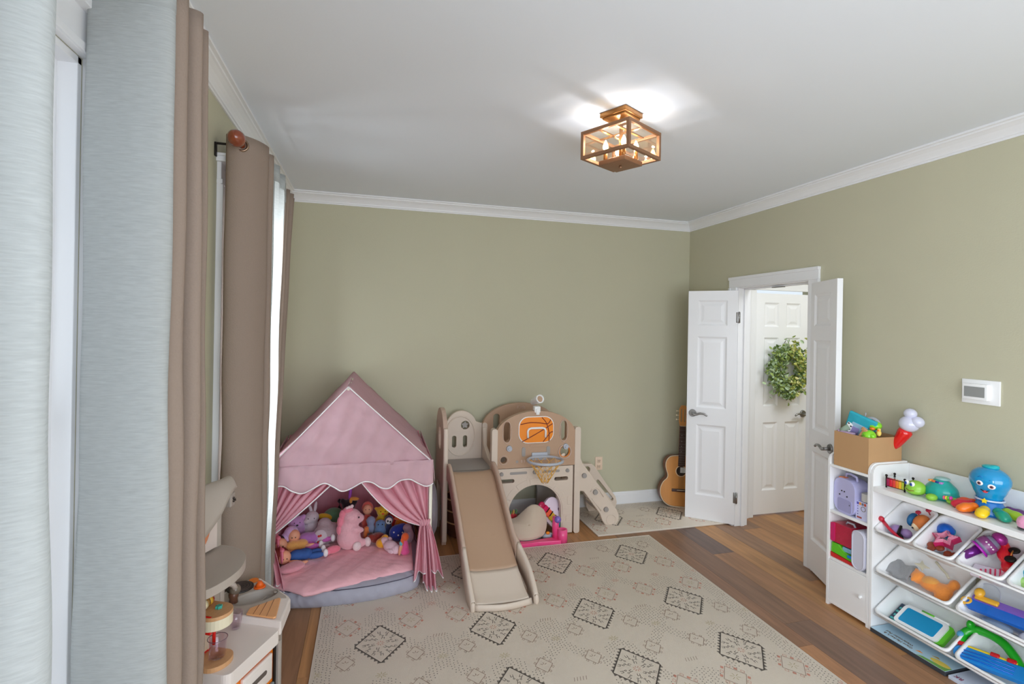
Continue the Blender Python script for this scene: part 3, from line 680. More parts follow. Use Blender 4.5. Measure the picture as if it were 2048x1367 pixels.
def valance(P, Q, y, name, n=4, along='x'):
    zt = .80; 
    def fn(u, v):
        x = P + (Q - P) * u; ph = (u * n + .18)
        zb = .665 - .026 * math.cos(2 * PI * ph) 
        z = zt + (zb - zt) * v; return (x, y - .012 - .018 * v + wrk(x * 1.5, z, 1.3), z)
    MB().grid(fn, 72, 8).build(name, PK, tent, solid=.003)
    pts = [fn(k / 71, 1) for k in range(72)]; MB().tube(pts, .004, 6).build('scallop_piping', PKW, tent)
valance(FL_[0] - .008, FR_[0] + .012, FYt, 'valance')
def side_val(x0, x1, name):
    def fn(u, v):
        y = FYt + (BYt - FYt) * u; x = x0 + (x1 - x0) * u + (.012 + .014 * v) * (1 if x0 > 0 else -1); zb = .665 - .026 * math.cos(2 * PI * (u * 4 + .2)); return (x, y, .785 + (zb - .785) * v)
    MB().grid(fn, 60, 6).build(name, PK, tent, solid=.003)
side_val(FR_[0], BR_[0], 'side_valance'); side_val(FL_[0], BL_[0], 'side_valance')
for A_, B_ in (((FR_[0], FYt - .014, FR_[1]), (FA[0], FYt - .014, FA[1])), ((FL_[0], FYt - .014, FL_[1]), (FA[0], FYt - .014, FA[1]))):
    MB().tube([Vector(A_).lerp(Vector(B_), k / 8) for k in range(9)], .0035, 6).build('edge_piping', PKW, tent)
for xf, xb in ((FR_[0] - .012, BR_[0] - .012), (FL_[0] + .012, BL_[0] + .012)):
    MB().grid(lambda u, v: (xf + (xb - xf) * u + .006 * math.sin(u * 40) * v, FYt + .02 + (BYt - FYt - .03) * u, .79 * (1 - v) + .02 * v), 50, 6).build('side_wall', PKD, tent, solid=.002)
MB().grid(lambda u, v: (BL_[0] + (BR_[0] - BL_[0]) * u, BYt - .008 + .005 * math.sin(u * 46) * v, .79 * (1 - v) + .02 * v), 50, 6).build('back_wall', PKD, tent, solid=.002)
for xx, yy, zz in ((FR_[0], FYt, .79), (FL_[0], FYt, .79), (BR_[0], BYt - .015, .765), (BL_[0], BYt - .015, .765)):
    MB().cone(.011, .011, zz, M=T(xx, yy + .002, 0), seg=12).build('pole', CREAMP, tent)
MB().cone(.010, .010, BYt - FYt, M=AX((FA[0], FYt, FA[1] - .014), (BA[0], BYt, BA[1] - .014)), seg=10).build('ridge_pole', CREAMP, tent)
def drape(top, gat, sag, name, nf=6, inner_sag=.0, seed=0):
    def fn(u, v):
        a = Vector(top[0]).lerp(Vector(top[1]), u); b = Vector(gat[0]).lerp(Vector(gat[1]), u); e = v ** .95
        p = a.lerp(b, e); p.z -= (sag * u ** 1.6) * math.sin(PI * v); 
        amp = .028 * (1 - .65 * v); p.y += -amp * math.sin(2 * PI * nf * u + seed + .6 * v) - .03 * math.sin(PI * v) * u; p.z += .010 * math.cos(2 * PI * nf * u + seed) * math.sin(PI * v)
        return tuple(p)
    o = MB().grid(fn, 90, 34).build(name, PKD, tent, solid=.002)
    MB().tube([fn(1, k / 33) for k in range(34)], .0038, 6).build('curtain_hem', PKW, tent)
drape(((FL_[0], FYt + .038, .745), (-.13, FYt + .038, .745)), ((-.580, FYt - .004, .395), (-.565, FYt - .012, .375)), .012, 'curtain', 7, seed=.5)
drape(((FR_[0] - .012, FYt + .038, .745), (-.09, FYt + .038, .745)), ((.372, FYt - .004, .42), (.335, FYt - .015, .385)), .055, 'curtain', 5, seed=2)
def tail(gx, gz, xa, xb, zb, lean, name, seed):
    def fn(u, v):
        w = v ** .7; x = gx + (u - .5) * .05 * (1 - w) + (xa + (xb - xa) * u - gx) * w
        z = gz + (zb + .05 * math.sin(3.1 * u + seed) - gz) * v
        y = FYt - .014 - lean * v - (.018 + .02 * v) * math.sin(u * 2 * PI * 3 + seed + v)
        return (x, y, max(z, .016))
    MB().grid(fn, 50, 26).build(name, PKD, tent, solid=.002)
    MB().tube([fn(k / 49, .995) for k in range(50)], .0036, 6).build('tail_hem', PKW, tent)
tail(.355, .405, .285, .47, .07, .05, 'curtain_tail', 0)
tail(.360, .39, .345, .43, .018, .085, 'curtain_tail', 2.2)
tail(-.572, .385, -.575, -.45, .13, .03, 'curtain_tail', 1.2)
for gx, gz in ((.355, .405), (-.572, .39)):
    g = MB()
    for k in range(7): g.ell((gx + (k - 3) * .009, FYt - .022 - .006 * (k % 2), gz), (.007, .014, .022), rot=(0, (k - 3) * .12, 0))
    g.build('tie', PKD, tent)

# floor cushion and quilt inside
GREYC = mat('grey_mattress_cotton', C(160, 158, 172, 1.15), .8, vary=.06, vs=5, bump=.5, bs=22, sheen=.2)
bed = thing('floor_mattress', 'grey wrinkled floor mattress sticking out of the pink tent front', 'mattress', (-.08, 3.68, 0))
OUT = [(-.36, 3.175), (-.20, 3.150), (-.02, 3.150), (.14, 3.175), (.29, 3.23), (.335, 3.34), (.355, 3.6), (.355, 3.95), (.33, 4.2), (0, 4.25), (-.35, 4.25), (-.52, 4.18), (-.54, 3.9), (-.54, 3.5), (-.52, 3.30), (-.46, 3.205)]
loopp = [Vector((a, b, 0)) for a, b in OUT]; OC = catmull([OUT[i] + (0,) for i in range(len(OUT))] + [OUT[0] + (0,)], 12)[:-1]
cen = Vector((-.09, 3.7, 0)); prof = [(.975, 0), (1.0, .012), (1.012, .04), (1.005, .07), (.975, .094), (.93, .104), (.6, .106), (.001, .106)]
def bedf(u, v):
    k = int(round(u * len(OC))) % len(OC); s, z = prof[int(round(v * 7))]; d = OC[k] - cen
    ang = k * 2 * PI / len(OC); w = (.0016 * math.sin(ang * 41 + z * 60) + .0022 * math.sin(ang * 23 - z * 50)) if 0 < z < .105 else 0
    return tuple(cen + d * (s + w * 3) + Vector((0, 0, z + w * .8)))
MB().grid(bedf, len(OC), 8, closeu=True).build('mattress_body', GREYC, bed, sub=1)
MB().tube([bedf(k / len(OC), 4 / 7) for k in range(len(OC))], .0022, 6, closed=True).build('seam_piping', mat('dark_seam', C(70, 66, 84), .8), bed)
QLT = mat('rose_quilt', C(230, 164, 172, 1.32), .85, vary=.06, vs=8, bump=.9, bs=34, sheen=.3)
def qf(u, v):
    a = Vector((-.51, 4.2, 0)).lerp(Vector((.33, 4.2, 0)), u)
    fr = [Vector((-.53, 3.275, 0)), Vector((-.34, 3.135, 0)), Vector((-.29, 3.135, 0)), Vector((.29, 3.30, 0))]
    b = fr[0].lerp(fr[1], u / .22) if u < .22 else (fr[1].lerp(fr[2], (u - .22) / .05) if u < .27 else fr[2].lerp(fr[3], (u - .27) / .73))
    p = a.lerp(b, v); w = .0035 * math.sin(p.x * 60 + p.y * 35) * math.sin(p.y * 70) + .003 * math.sin(p.x * 25 - p.y * 18)
    drop = .022 * max(0, (v - .93) / .07) ** 2
    return (p.x, p.y, .119 + w - drop)
qu = MB().grid(qf, 60, 60).build('quilt', QLT, loc=(-.09, 3.7, .12), solid=.012, label='rose pink quilted blanket spread on the mattress inside the tent', cat='blanket')

# ------------------------------------------------------------------ soft toys
def soft(name, r, g, b, k=1.2): return mat('plush_' + name, C(r, g, b, k), .95, vary=.12, vs=14, bump=.8, bs=90, sheen=.6)
SK = mat('doll_skin', C(222, 160, 128, 1.2), .5, vary=.03); BLK = mat('black_eye', (.01, .01, .012, 1), .15); WHT = mat('white_fabric', C(232, 226, 226, 1.2), .7)
SPLIT = dict(eyes='eye', shoe='shoe', leg='leg', arm='arm', ear='ear', paw='paw', hoof='hoof', eye_patch='eye_patch', heart='heart', spots='spot', wheel='wheel', foot='foot', tooth='tooth')
def toy(name, label, cat, loc, rz, body, bm_, extra=(), group=None, vox=.008, flat=0, s=1):
    r = thing(name, label, cat, loc, rz, group)
    S = lambda p: tuple([tuple(c * s for c in p[0]), tuple(c * s for c in (p[1] if not isinstance(p[1], (int, float)) else (p[1],) * 3))] + list(p[2:]))
    if body: blob([S(p) for p in body], 'body', bm_, r, vox=vox * s if s > .6 else vox)
    for nm, m, els in extra:
        if nm in SPLIT:
            for p in els:
                q = S(p); MB().ell(q[0], q[1], rot=q[2] if len(q) > 2 else None).build(SPLIT[nm], m, r, local=True)
            continue
        g = MB()
        for p in els: q = S(p); g.ell(q[0], q[1], rot=q[2] if len(q) > 2 else None)
        g.build(nm, m, r, local=True)
    return r
def eyes(x, y, z, d=.018, r=.0035): return ('eyes', BLK, [((x - d, y, z), r), ((x + d, y, z), r)])
BZ = .127
UNI = soft('pale_pink', 228, 168, 176, 1.3); UNW = soft('cream', 236, 206, 206, 1.2); MANE = soft('mane_pink', 222, 130, 148)
toy('plush_unicorn', 'large pale pink plush unicorn sitting upright in the middle of the tent', 'stuffed toy', (-.115, 3.66, BZ), .35,
    [((0, 0, .075), (.080, .075, .080)), ((0, 0, .14), (.068, .062, .07)), ((.015, -.01, .215), (.062, .056, .055)), ((.062, -.02, .20), (.038, .034, .032)), ((.045, -.055, .135), (.05, .022, .022), (0, .3, .2)), ((.06, -.04, .035), (.062, .03, .030), (0, 0, .1)), ((-.02, .0, .262), (.012, .010, .022))], UNI,
    [('mane', MANE, [((-.045, 0, .235), (.022, .025, .035)), ((-.06, 0, .19), (.02, .025, .04)), ((-.01, -.01, .268), (.035, .028, .02)), ((-.066, .0, .14), (.018, .022, .035))]),
     ('tail', soft('tail_rose', 226, 120, 140), [((-.11, -.02, .025), (.05, .026, .025)), ((-.145, -.03, .022), (.02, .02, .02))]), ('hoof', UNW, [((.115, -.045, .035), (.022, .03, .032)), ((.03, -.08, .035), (.030, .02, .03))]),
     ('hair_bow', UNW, [((-.005, -.02, .285), (.014, .01, .012)), ((.012, -.02, .29), (.012, .01, .012)), ((-.02, -.02, .282), (.012, .01, .012))]), ('eyes', BLK, [((.045, -.065, .222), (.005, .003, .006))])], vox=.009)
def doll(label, loc, rz, hair, dress, legs, bow=None, head_up=.045, extra=()):
    """lying doll: head at local -x, feet at +x"""
    ex = [('face', SK, [((-.085, -.018, head_up), (.034, .028, .036))]), ('hair', hair, [((-.100, .006, head_up + .004), (.042, .042, .044)), ((-.125, .0, head_up - .01), (.03, .035, .03))]),
          ('arm', SK, [((-.035, -.045, .02), (.038, .010, .010), (0, 0, -.5)), ((.0, -.065, .016), (.030, .009, .009), (0, 0, .2))]),
          ('leg', legs, [((.075, -.022, .022), (.045, .016, .017), (0, 0, -.1)), ((.075, .020, .024), (.045, .016, .017), (0, 0, .12))]),
          ('shoe', WHT, [((.125, -.028, .026), (.014, .015, .022)), ((.125, .028, .028), (.014, .015, .022))])]
    if bow: ex.append(('headband', bow, [((-.100, -.012, head_up + .012), (.010, .046, .044)), ((-.098, -.03, head_up + .045), (.012, .02, .010))]))
    return toy('rag_doll', label, 'doll', loc, rz, [((-.02, 0, .035), (.045, .036, .030)), ((.025, 0, .034), (.040, .038, .030))], dress, ex + list(extra) + [('eyes', BLK, [((-.094, -.045, head_up), .003), ((-.076, -.045, head_up), .003)])], s=1.18)
HRED = mat('auburn_hair', C(112, 36, 26, 1.2), .7, vary=.2, vs=60, bump=.5); HDK = mat('dark_hair', C(44, 22, 22), .7, vary=.2, vs=60, bump=.5)
PBOW = mat('pink_bow', C(240, 130, 150, 1.2), .6); DEN = mat('denim_blue', C(52, 92, 160, 1.1), .8, vary=.15, vs=60); MAG = mat('magenta_sock', C(188, 96, 170, 1.1), .8, vary=.35, vs=70)
doll('auburn-haired rag doll in blue overalls lying at the left of the tent', (-.405, 3.535, BZ), .30, HRED, DEN, DEN, PBOW)
doll('dark-haired rag doll with pale pink bow, behind the auburn-haired doll', (-.445, 3.665, BZ + .01), .25, HDK, soft('yellow_dress', 226, 166, 90), MAG, PBOW, head_up=.06)
doll('doll in a lilac bonnet and purple dress with striped magenta legs', (-.37, 3.73, BZ + .03), .1, soft('bonnet', 206, 170, 214), soft('purple_dress', 168, 110, 176), MAG, None, head_up=.06)
LIL = soft('lilac', 186, 140, 190)
toy('plush_bear', 'lilac plush bear leaning behind the dolls at the left side', 'stuffed toy', (-.475, 3.88, BZ), .2, [((0, 0, .06), (.07, .05, .06)), ((0, -.01, .125), (.06, .05, .05)), ((-.045, -.01, .165), .018), ((.045, -.01, .165), .018)], LIL, [('nose', BLK, [((0, -.06, .125), (.008, .004, .006))]), eyes(0, -.052, .14)])
WG = soft('pale_grey', 196, 184, 190, 1.2)
toy('plush_rabbit', 'pale grey plush rabbit with long ears at the back left of the tent', 'stuffed toy', (-.375, 3.90, BZ), .0, [((0, 0, .06), (.065, .055, .065)), ((0, -.01, .15), (.05, .045, .045)), ((-.03, -.045, .135), (.025, .02, .018))], WG, [('ear', WG, [((-.01, .0, .205), (.011, .009, .04), (0, -.3, 0)), ((.02, .01, .215), (.011, .009, .04), (0, .15, 0))]), eyes(0, -.054, .155, .02)])
HG = soft('heather_grey', 168, 148, 152, 1.2); HRT = mat('red_heart', C(196, 44, 40, 1.2), .6)
toy('plush_heart_animal', 'grey plush animal with red hearts on its round belly, left of the unicorn', 'stuffed toy', (-.285, 3.76, BZ), -.1, [((0, 0, .07), (.070, .06, .07)), ((.06, .02, .075), (.055, .05, .07)), ((.0, .03, .14), (.045, .04, .035))], HG,
    [('belly_patch', WG, [((-.012, -.045, .068), (.048, .022, .055))]), ('heart', HRT, [((-.018, -.066, .085), (.009, .004, .008)), ((-.006, -.067, .089), (.007, .004, .008)), ((-.020, -.066, .045), (.009, .004, .009)), ((-.002, -.067, .048), (.007, .004, .008))]), ('paw', HG, [((-.05, -.04, .012), (.02, .02, .012)), ((.03, -.045, .012), (.02, .02, .012))])])
toy('plush_turtle', 'green and yellow rounded plush turtle at the back, left of the unicorn', 'stuffed toy', (-.235, 3.99, BZ), 0, [((0, 0, .09), (.085, .06, .085)), ((.02, 0, .04), (.09, .065, .045))], soft('green', 86, 132, 96), [('rim', soft('yellow', 216, 184, 40), [((-.055, -.045, .125), (.055, .022, .025), (0, .25, 0))])])
toy('plush_duckling', 'small yellow plush tucked between the grey plush and the unicorn', 'stuffed toy', (-.205, 3.84, BZ), 0, [((0, 0, .05), (.03, .03, .05)), ((0, -.005, .10), (.022, .022, .022))], soft('mustard', 206, 176, 50), [eyes(0, -.026, .105, .009, .0025)])
toy('plush_horned_animal', 'black plush with tall purple horn standing behind the pink unicorn', 'stuffed toy', (-.13, 4.0, BZ), 0, [((0, 0, .08), (.06, .05, .08)), ((0, 0, .18), (.05, .045, .045)), ((-.045, 0, .215), .02), ((.045, 0, .205), .02)], soft('black', 34, 28, 34, 1),
    [('horn', mat('purple_horn', C(170, 90, 200, 1.2), .35), [((.01, -.01, .275), (.012, .012, .055), (0, .12, 0))]), ('ear', soft('orange_yellow', 236, 160, 70), [((.04, -.02, .232), (.035, .015, .014), (0, .1, 0)), ((.015, -.03, .222), (.012, .01, .02))])])
toy('plush_ball', 'tiny round black plush pompom at the back wall of the tent', 'stuffed toy', (-.20, 4.08, BZ), 0, [((0, 0, .08), (.022, .022, .08)), ((0, 0, .19), (.018, .018, .018))], soft('black', 34, 28, 34, 1))
toy('baby_doll', 'baby doll with a round pink hood at the back right of the tent', 'doll', (.005, 3.95, BZ), 0, [((0, 0, .06), (.045, .04, .06)), ((0, .01, .165), (.044, .035, .048))], soft('coral_hood', 226, 110, 96), [('face', SK, [((0, -.022, .162), (.034, .02, .038))]), eyes(0, -.042, .168, .012, .003)])
toy('plush_duck', 'bright yellow plush duck with smiling face at the back right', 'stuffed toy', (.115, 3.90, BZ), 0, [((0, 0, .07), (.055, .045, .07)), ((0, -.01, .155), (.048, .04, .04)), ((-.045, 0, .175), (.02, .015, .012)), ((.045, 0, .175), (.02, .015, .012)), ((0, 0, .20), (.01, .01, .012))], soft('bright_yellow', 240, 186, 40), [('beak', soft('orange', 226, 96, 40), [((0, -.05, .148), (.010, .008, .006))]), eyes(0, -.047, .165, .016)])
toy('plush_elephant', 'small grey-blue plush head between the baby doll and the yellow duck', 'stuffed toy', (.03, 3.83, BZ), 0, [((0, 0, .05), (.035, .035, .05)), ((0, 0, .115), (.034, .03, .032))], soft('grey_blue', 136, 144, 172))
toy('plush_owl', 'light blue plush owl below the yellow plush duck', 'stuffed toy', (.095, 3.79, BZ), 0, [((0, 0, .05), (.042, .035, .05)), ((0, 0, .10), (.038, .034, .03))], soft('sky_blue', 96, 128, 170), [eyes(0, -.034, .108, .014, .004)])
toy('plush_panda', 'round white-faced plush with black eye patches, right of the light blue owl', 'stuffed toy', (.155, 3.80, BZ), 0, [((0, 0, .05), (.03, .03, .05)), ((0, 0, .12), (.034, .03, .034))], soft('navy', 40, 48, 90), [('face', WHT, [((0, -.018, .12), (.024, .016, .024))]), ('eye_patch', BLK, [((-.008, -.034, .124), (.006, .003, .008)), ((.009, -.034, .118), (.006, .003, .008))])])
toy('plush_dog', 'reddish brown shaggy plush dog in the right half of the tent', 'stuffed toy', (.070, 3.71, BZ), .3, [((0, 0, .035), (.065, .04, .036)), ((-.045, -.015, .05), (.03, .028, .028)), ((.05, 0, .02), (.03, .03, .02))], soft('red_brown', 128, 40, 28), [('ear', soft('dark_brown', 60, 26, 20), [((-.05, -.01, .075), (.02, .012, .01))])])
toy('plush_fox', 'orange plush beside the unicorn on its right', 'stuffed toy', (.0, 3.76, BZ), 0, [((0, 0, .04), (.025, .03, .045)), ((0, 0, .085), (.02, .02, .02))], soft('orange2', 214, 120, 60))
toy('plush_whale', 'royal blue plush with white spots at the right of the tent', 'stuffed toy', (.215, 3.70, BZ), 0, [((0, 0, .06), (.065, .045, .06)), ((.03, 0, .10), (.04, .035, .025))], soft('royal_blue', 34, 54, 150, 1.1), [('spots', WHT, [((-.03, -.036, .08), (.006, .005, .006)), ((0, -.045, .06), (.006, .004, .006)), ((.03, -.04, .075), (.006, .005, .006))])])
toy('plush_bunny', 'white plush bunny lying on its back at the right front, feet up', 'stuffed toy', (.160, 3.545, BZ), -.9, [((0, 0, .035), (.062, .042, .036)), ((-.075, .01, .045), (.032, .032, .03)), ((.06, .0, .03), (.03, .04, .03))], soft('blush_white', 232, 190, 200, 1.25), [('paw', soft('blush_white', 232, 190, 200), [((-.07, .05, .05), (.022, .014, .014)), ((.05, -.045, .03), (.03, .012, .014))])])
toy('plush_chick', 'golden yellow plush lying behind the white bunny', 'stuffed toy', (.105, 3.62, BZ), 0, [((0, 0, .032), (.045, .04, .034)), ((.02, .02, .06), (.025, .025, .022))], soft('golden', 232, 160, 24))
toy('plush_parrot', 'orange and yellow plush under the right tent curtain', 'stuffed toy', (.245, 3.84, BZ), 0, [((0, 0, .06), (.05, .04, .06)), ((0, 0, .13), (.04, .035, .035))], soft('amber', 228, 140, 30), [('bill', soft('orange', 226, 96, 40), [((-.02, -.05, .13), (.035, .02, .010))])])
toy('plush_crab', 'red plush peeking out between the yellow duck and the orange plush', 'stuffed toy', (.18, 3.92, BZ), 0, [((0, 0, .06), (.04, .035, .06)), ((0, 0, .14), (.034, .03, .032))], soft('red', 196, 40, 36))
toy('plush_mouse', 'pale grey plush tucked behind the tied right tent curtain', 'stuffed toy', (.285, 3.66, BZ), 0, [((0, 0, .05), (.038, .04, .055)), ((-.01, -.01, .11), (.032, .03, .028))], soft('mouse_grey', 168, 146, 160))
toy('mermaid_doll', 'doll with bright pink and orange hair by the right tent curtain', 'doll', (.250, 3.475, BZ), 0, [((0, 0, .05), (.026, .024, .055)), ((0, -.01, .022), (.034, .03, .02))], soft('hot_pink', 238, 90, 150), [('hair', soft('orange', 226, 96, 40), [((0, .005, .115), (.026, .024, .028)), ((-.02, -.01, .09), (.012, .014, .03))]), ('arm', SK, [((-.03, -.01, .045), (.012, .012, .045), (0, .2, 0))]), ('sash', soft('aqua', 90, 176, 190), [((-.026, -.012, .082), (.013, .014, .016))])])
toy('cushion', 'small rounded pink cushion at the front left corner of the quilt', 'cushion', (-.44, 3.40, BZ), .5, [((0, 0, .022), (.085, .055, .022)), ((.02, .01, .024), (.06, .05, .022))], soft('quilt_pink', 214, 146, 158))

# ------------------------------------------------------------------ plastic play set with slide, arch and stairs
CRM = mat('cream_plastic', C(213, 197, 182, 1.06), .42, vary=.02, vs=3, spec=.4)
TAN = mat('tan_plastic', C(193, 159, 132, .92), .42, vary=.02, vs=3, spec=.4)
TANL = mat('blush_plastic', C(204, 176, 158, .92), .42, vary=.02, vs=3, spec=.4)
GRYP = mat('grey_plastic', C(150, 144, 140, 1.15), .45, vary=.03)
GRYB = mat('pale_blue_grey_plastic', C(168, 172, 182, 1.2), .4, vary=.03)
ORG = mat('orange_print', C(226, 130, 22, 1.2), .35, vary=.03); MRN = mat('maroon_lines', C(120, 36, 18, 1.1), .4)
WPL = mat('white_plastic', C(232, 228, 226, 1.25), .35, vary=.01)
ps = thing('play_set', 'cream and tan plastic slide play set with arch, basketball hoop and stairs', 'play set', (1.1, 3.9, 0))
def slab(outline, y, h, name, m, holes=(), bev=.006, par=None, lab=None): return MB().prism(outline, h, holes, M=Matrix.Translation((0, y, 0)) @ XZ).build(name, m, par or ps, bevel=bev, label=lab)
def slot(cx, cz, w_, h_): r_ = min(w_, h_) / 2 - .0005; return rrect(cx - w_ / 2, cz - h_ / 2, cx + w_ / 2, cz + h_ / 2, r_, 4)
def arcpts(cx, cz, rx, rz, a0, a1, n): return [(cx + rx * math.cos(a0 + (a1 - a0) * k / n), cz + rz * math.sin(a0 + (a1 - a0) * k / n)) for k in range(n + 1)]
Yp = 3.90
# lower arch panel
ax, ar, az = 1.284, .219, .195
outl = [(.975, .008)] + [(ax - ar, .008)] + arcpts(ax, az, ar, .215, PI, 0, 20) + [(ax + ar, .008), (1.60, .008), (1.60, .548), (.975, .548)]
slab(outl, Yp, .045, 'arch_panel', CRM, [slot(1.052, .452, .115, .030), slot(1.50, .447, .118, .030)])
# voussoirs and brick relief, proud of the panel
for k in range(7):
    a0 = PI - k * PI / 7 - .03; a1 = PI - (k + 1) * PI / 7 + .03
    slab(arcpts(ax, az, ar + .010, .225, a0, a1, 4) + arcpts(ax, az, ar + .052, .267, a1, a0, 4), Yp - .044, .005, 'arch_block', CRM, bev=.002)
for x0, x1, z0, z1 in ((.985, 1.05, .02, .095), (.985, 1.05, .10, .185), (1.515, 1.592, .02, .095), (1.545, 1.592, .10, .15), (1.515, 1.592, .155, .225), (1.555, 1.592, .235, .30)):
    slab(rrect(x0, z0, x1, z1, .006, 2), Yp - .044, .004, 'brick', CRM, bev=.0015)
for kx, kz in ((1.004, .51), (1.275, .511), (1.551, .51)): MB().cone(.016, .014, .014, M=T(kx, Yp - .044, kz, rx=PI/2)).cone(.008, .007, .004, M=T(kx, Yp - .058, kz, rx=PI/2)).build('screw_knob', GRYP, ps)
for x0, x1 in ((1.071, 1.212), (1.344, 1.486)): slab(slot((x0 + x1) / 2, .511, x1 - x0, .020), Yp - .043, .004, 'inset_bar', GRYP, bev=.001)
for sx in (1.216, 1.283, 1.348): slab(star(sx, .462, .019, .009), Yp - .043, .004, 'star_relief', CRM, bev=.001)
# upper tan panel
top = arcpts(1.284, .80, .332, .195, 0, PI, 22)
outl = [(.952, .552), (1.616, .552)] + top
holes = [slot(1.042, .835, .052, .155), slot(1.514, .832, .052, .155), circ(1.020, .618, .026), circ(1.525, .665, .048)]
slab(outl, Yp, .045, 'backboard_panel', TAN, holes, bev=.007)
for hx, hz, rx, rz in ((1.042, .835, .036, .087), (1.514, .832, .036, .087), (1.020, .618, .034, .034)):
    MB().tube([(hx + rx * math.cos(t) * (1 if abs(math.sin(t)) < 2 else 1), Yp - .046, hz + rz * math.sin(t)) for t in [2 * PI * k / 28 for k in range(28)]], .0035, 6, closed=True).build('hole_rim', TANL, ps)
slab(rrect(1.136, .742, 1.428, .952, .075, 6), Yp - .043, .006, 'backboard', WPL, bev=.002)
bbp = slab(rrect(1.142, .748, 1.422, .946, .072, 6), Yp - .048, .003, 'backboard_print', ORG, bev=.0)
def inked(pts, w_, name, m, y=Yp - .0515):
    g = MB(); g.tube([(v.x, y, v.y) for v in catmull([(p[0], p[1], 0) for p in pts], 6)], w_, 6); return g.build(name, m, ps)
for pts in ([(1.150, .893), (1.23, .905), (1.31, .900), (1.375, .893), (1.400, .925)], [(1.325, .944), (1.362, .900), (1.385, .83), (1.388, .752)], [(1.165, .757), (1.24, .795), (1.33, .842), (1.415, .892)], [(1.338, .750), (1.372, .79), (1.40, .822), (1.42, .827)]):
    inked(pts, .0036, 'ball_line', MRN)
MB().tube([(a, Yp - .058, b) for a, b in ((1.210, .787), (1.208, .838), (1.216, .855), (1.235, .862), (1.33, .862), (1.349, .855), (1.357, .838), (1.355, .787))], .0088, 8).build('target_frame', WPL, ps)
for kx, kz in ((1.061, .708), (1.531, .705)): MB().cone(.024, .021, .02, M=T(kx, Yp - .044, kz, rx=PI/2)).cone(.012, .010, .005, M=T(kx, Yp - .064, kz, rx=PI/2)).build('knob', GRYB, ps)
MB().tube([(1.525 + .052 * math.cos(t), Yp - .048, .662 + .054 * math.sin(t)) for t in [2 * PI * k / 28 for k in range(28)]], .006, 8, closed=True).build('ring_rim', TANL, ps)
MB().tube([(1.525 + .043 * math.cos(t), Yp - .040, .662 + .045 * math.sin(t)) for t in [2 * PI * k / 28 for k in range(28)]], .004, 8, closed=True).build('ring', ORG, ps)
MB().ell((1.515, Yp - .035, .632), (.022, .006, .013), rot=(0, -.4, 0)).build('ring_ball', CRM, ps)
slab(star(1.128, .601, .016, .007), Yp - .044, .003, 'star_mark', GRYP, bev=.0)
slab(slot(1.30, .72, .14, .018), Yp - .044, .004, 'panel_ridge', TAN, bev=.0015)
for sx in (1.18, 1.385): slab(slot(sx, .675, .03, .075), Yp - .044, .004, 'bracket_plate', GRYP, bev=.0015)
for k, sx in enumerate((1.165, 1.188, 1.211, 1.234)): slab(slot(sx, .603, .013, .022), Yp - .044, .003, 'relief_mark', TANL, bev=.0)
# hoop and net
hc = (1.31, Yp - .19, .638)
MB().tube([(hc[0] + .135 * math.cos(t), hc[1] + .125 * math.sin(t), hc[2]) for t in [2 * PI * k / 36 for k in range(36)]], .0105, 10, closed=True).box((hc[0], Yp - .06, hc[2]), (.10, .05, .014), bev=.003).box((hc[0], Yp - .052, hc[2]), (.13, .014, .06), bev=.004).build('hoop', GRYB, ps, label='pale grey basketball hoop')
NET = mat('orange_net', C(236, 178, 92, 1.2), .7); g = MB(); n = 10
for lv in range(5):
    r0 = .128 - .021 * lv; r1 = .128 - .021 * (lv + 1); z0 = hc[2] - .034 * lv; z1 = hc[2] - .034 * (lv + 1)
    for k in range(n):
        a0 = 2 * PI * (k + .5 * (lv % 2)) / n
        for d in (-.5, .5):
            a1 = a0 + 2 * PI * d / n; g.tube([(hc[0] + r0 * math.cos(a0), hc[1] + .93 * r0 * math.sin(a0), z0), (hc[0] + r1 * math.cos(a1), hc[1] + .93 * r1 * math.sin(a1), z1)], .0022, 4)
g.build('net', NET, ps, kind='stuff')
# telescope
MB().box((1.290, Yp - .02, 1.005), (.05, .06, .05), bev=.008).box((1.290, Yp - .052, .99), (.028, .012, .05), bev=.005).build('telescope_mount', WPL, ps)
MB().lathe([(.0, 0), (.024, 0), (.026, .01), (.026, .06), (.031, .075), (.033, .13), (.034, .14), (.026, .142), (.024, .125), (0, .12)], 24, M=AX((1.280, Yp + .05, 1.052), (1.300, Yp - .10, 1.102))).build('telescope', WPL, ps)
MB().cone(.0235, .0235, .003, M=AX((1.2965, Yp - .073, 1.0925), (1.300, Yp - .10, 1.1015))).build('telescope_lens', TAN, ps)
# posts
for (x0, y0, z0, z1, wd) in ((1.637, Yp - .022, 0, .856, .05), (.945, Yp - .022, .0, .862, .046), (.955, 4.285, 0, .838, .044), (1.63, 4.285, 0, .80, .044)):
    slab(rrect(x0 - wd / 2, z0, x0 + wd / 2, z1, .018, 4), y0 + .028, .056, 'post', CRM, bev=.010)
# rear tan panel
top = arcpts(1.27, .80, .335, .20, 0, PI, 20)
slab([(.935, .50), (1.605, .50)] + top, 4.305, .04, 'rear_panel', TAN, [slot(1.058, .835, .055, .15), slot(1.50, .835, .055, .15)], bev=.007)
text('Kids', .045, 'relief_lettering', TANL, ps, Matrix.Translation((1.275, 4.262, .962)) @ XZ @ Matrix.Scale(1, 4))
# rear arch board below deck, right
slab([(1.43, .0), (1.61, 0), (1.61, .50), (1.30, .50), (1.30, .40)] + arcpts(1.28, .22, .16, .18, PI/2 * .9, 0, 8)[1:], 4.305, .035, 'rear_leg_panel', GRYP, bev=.006)
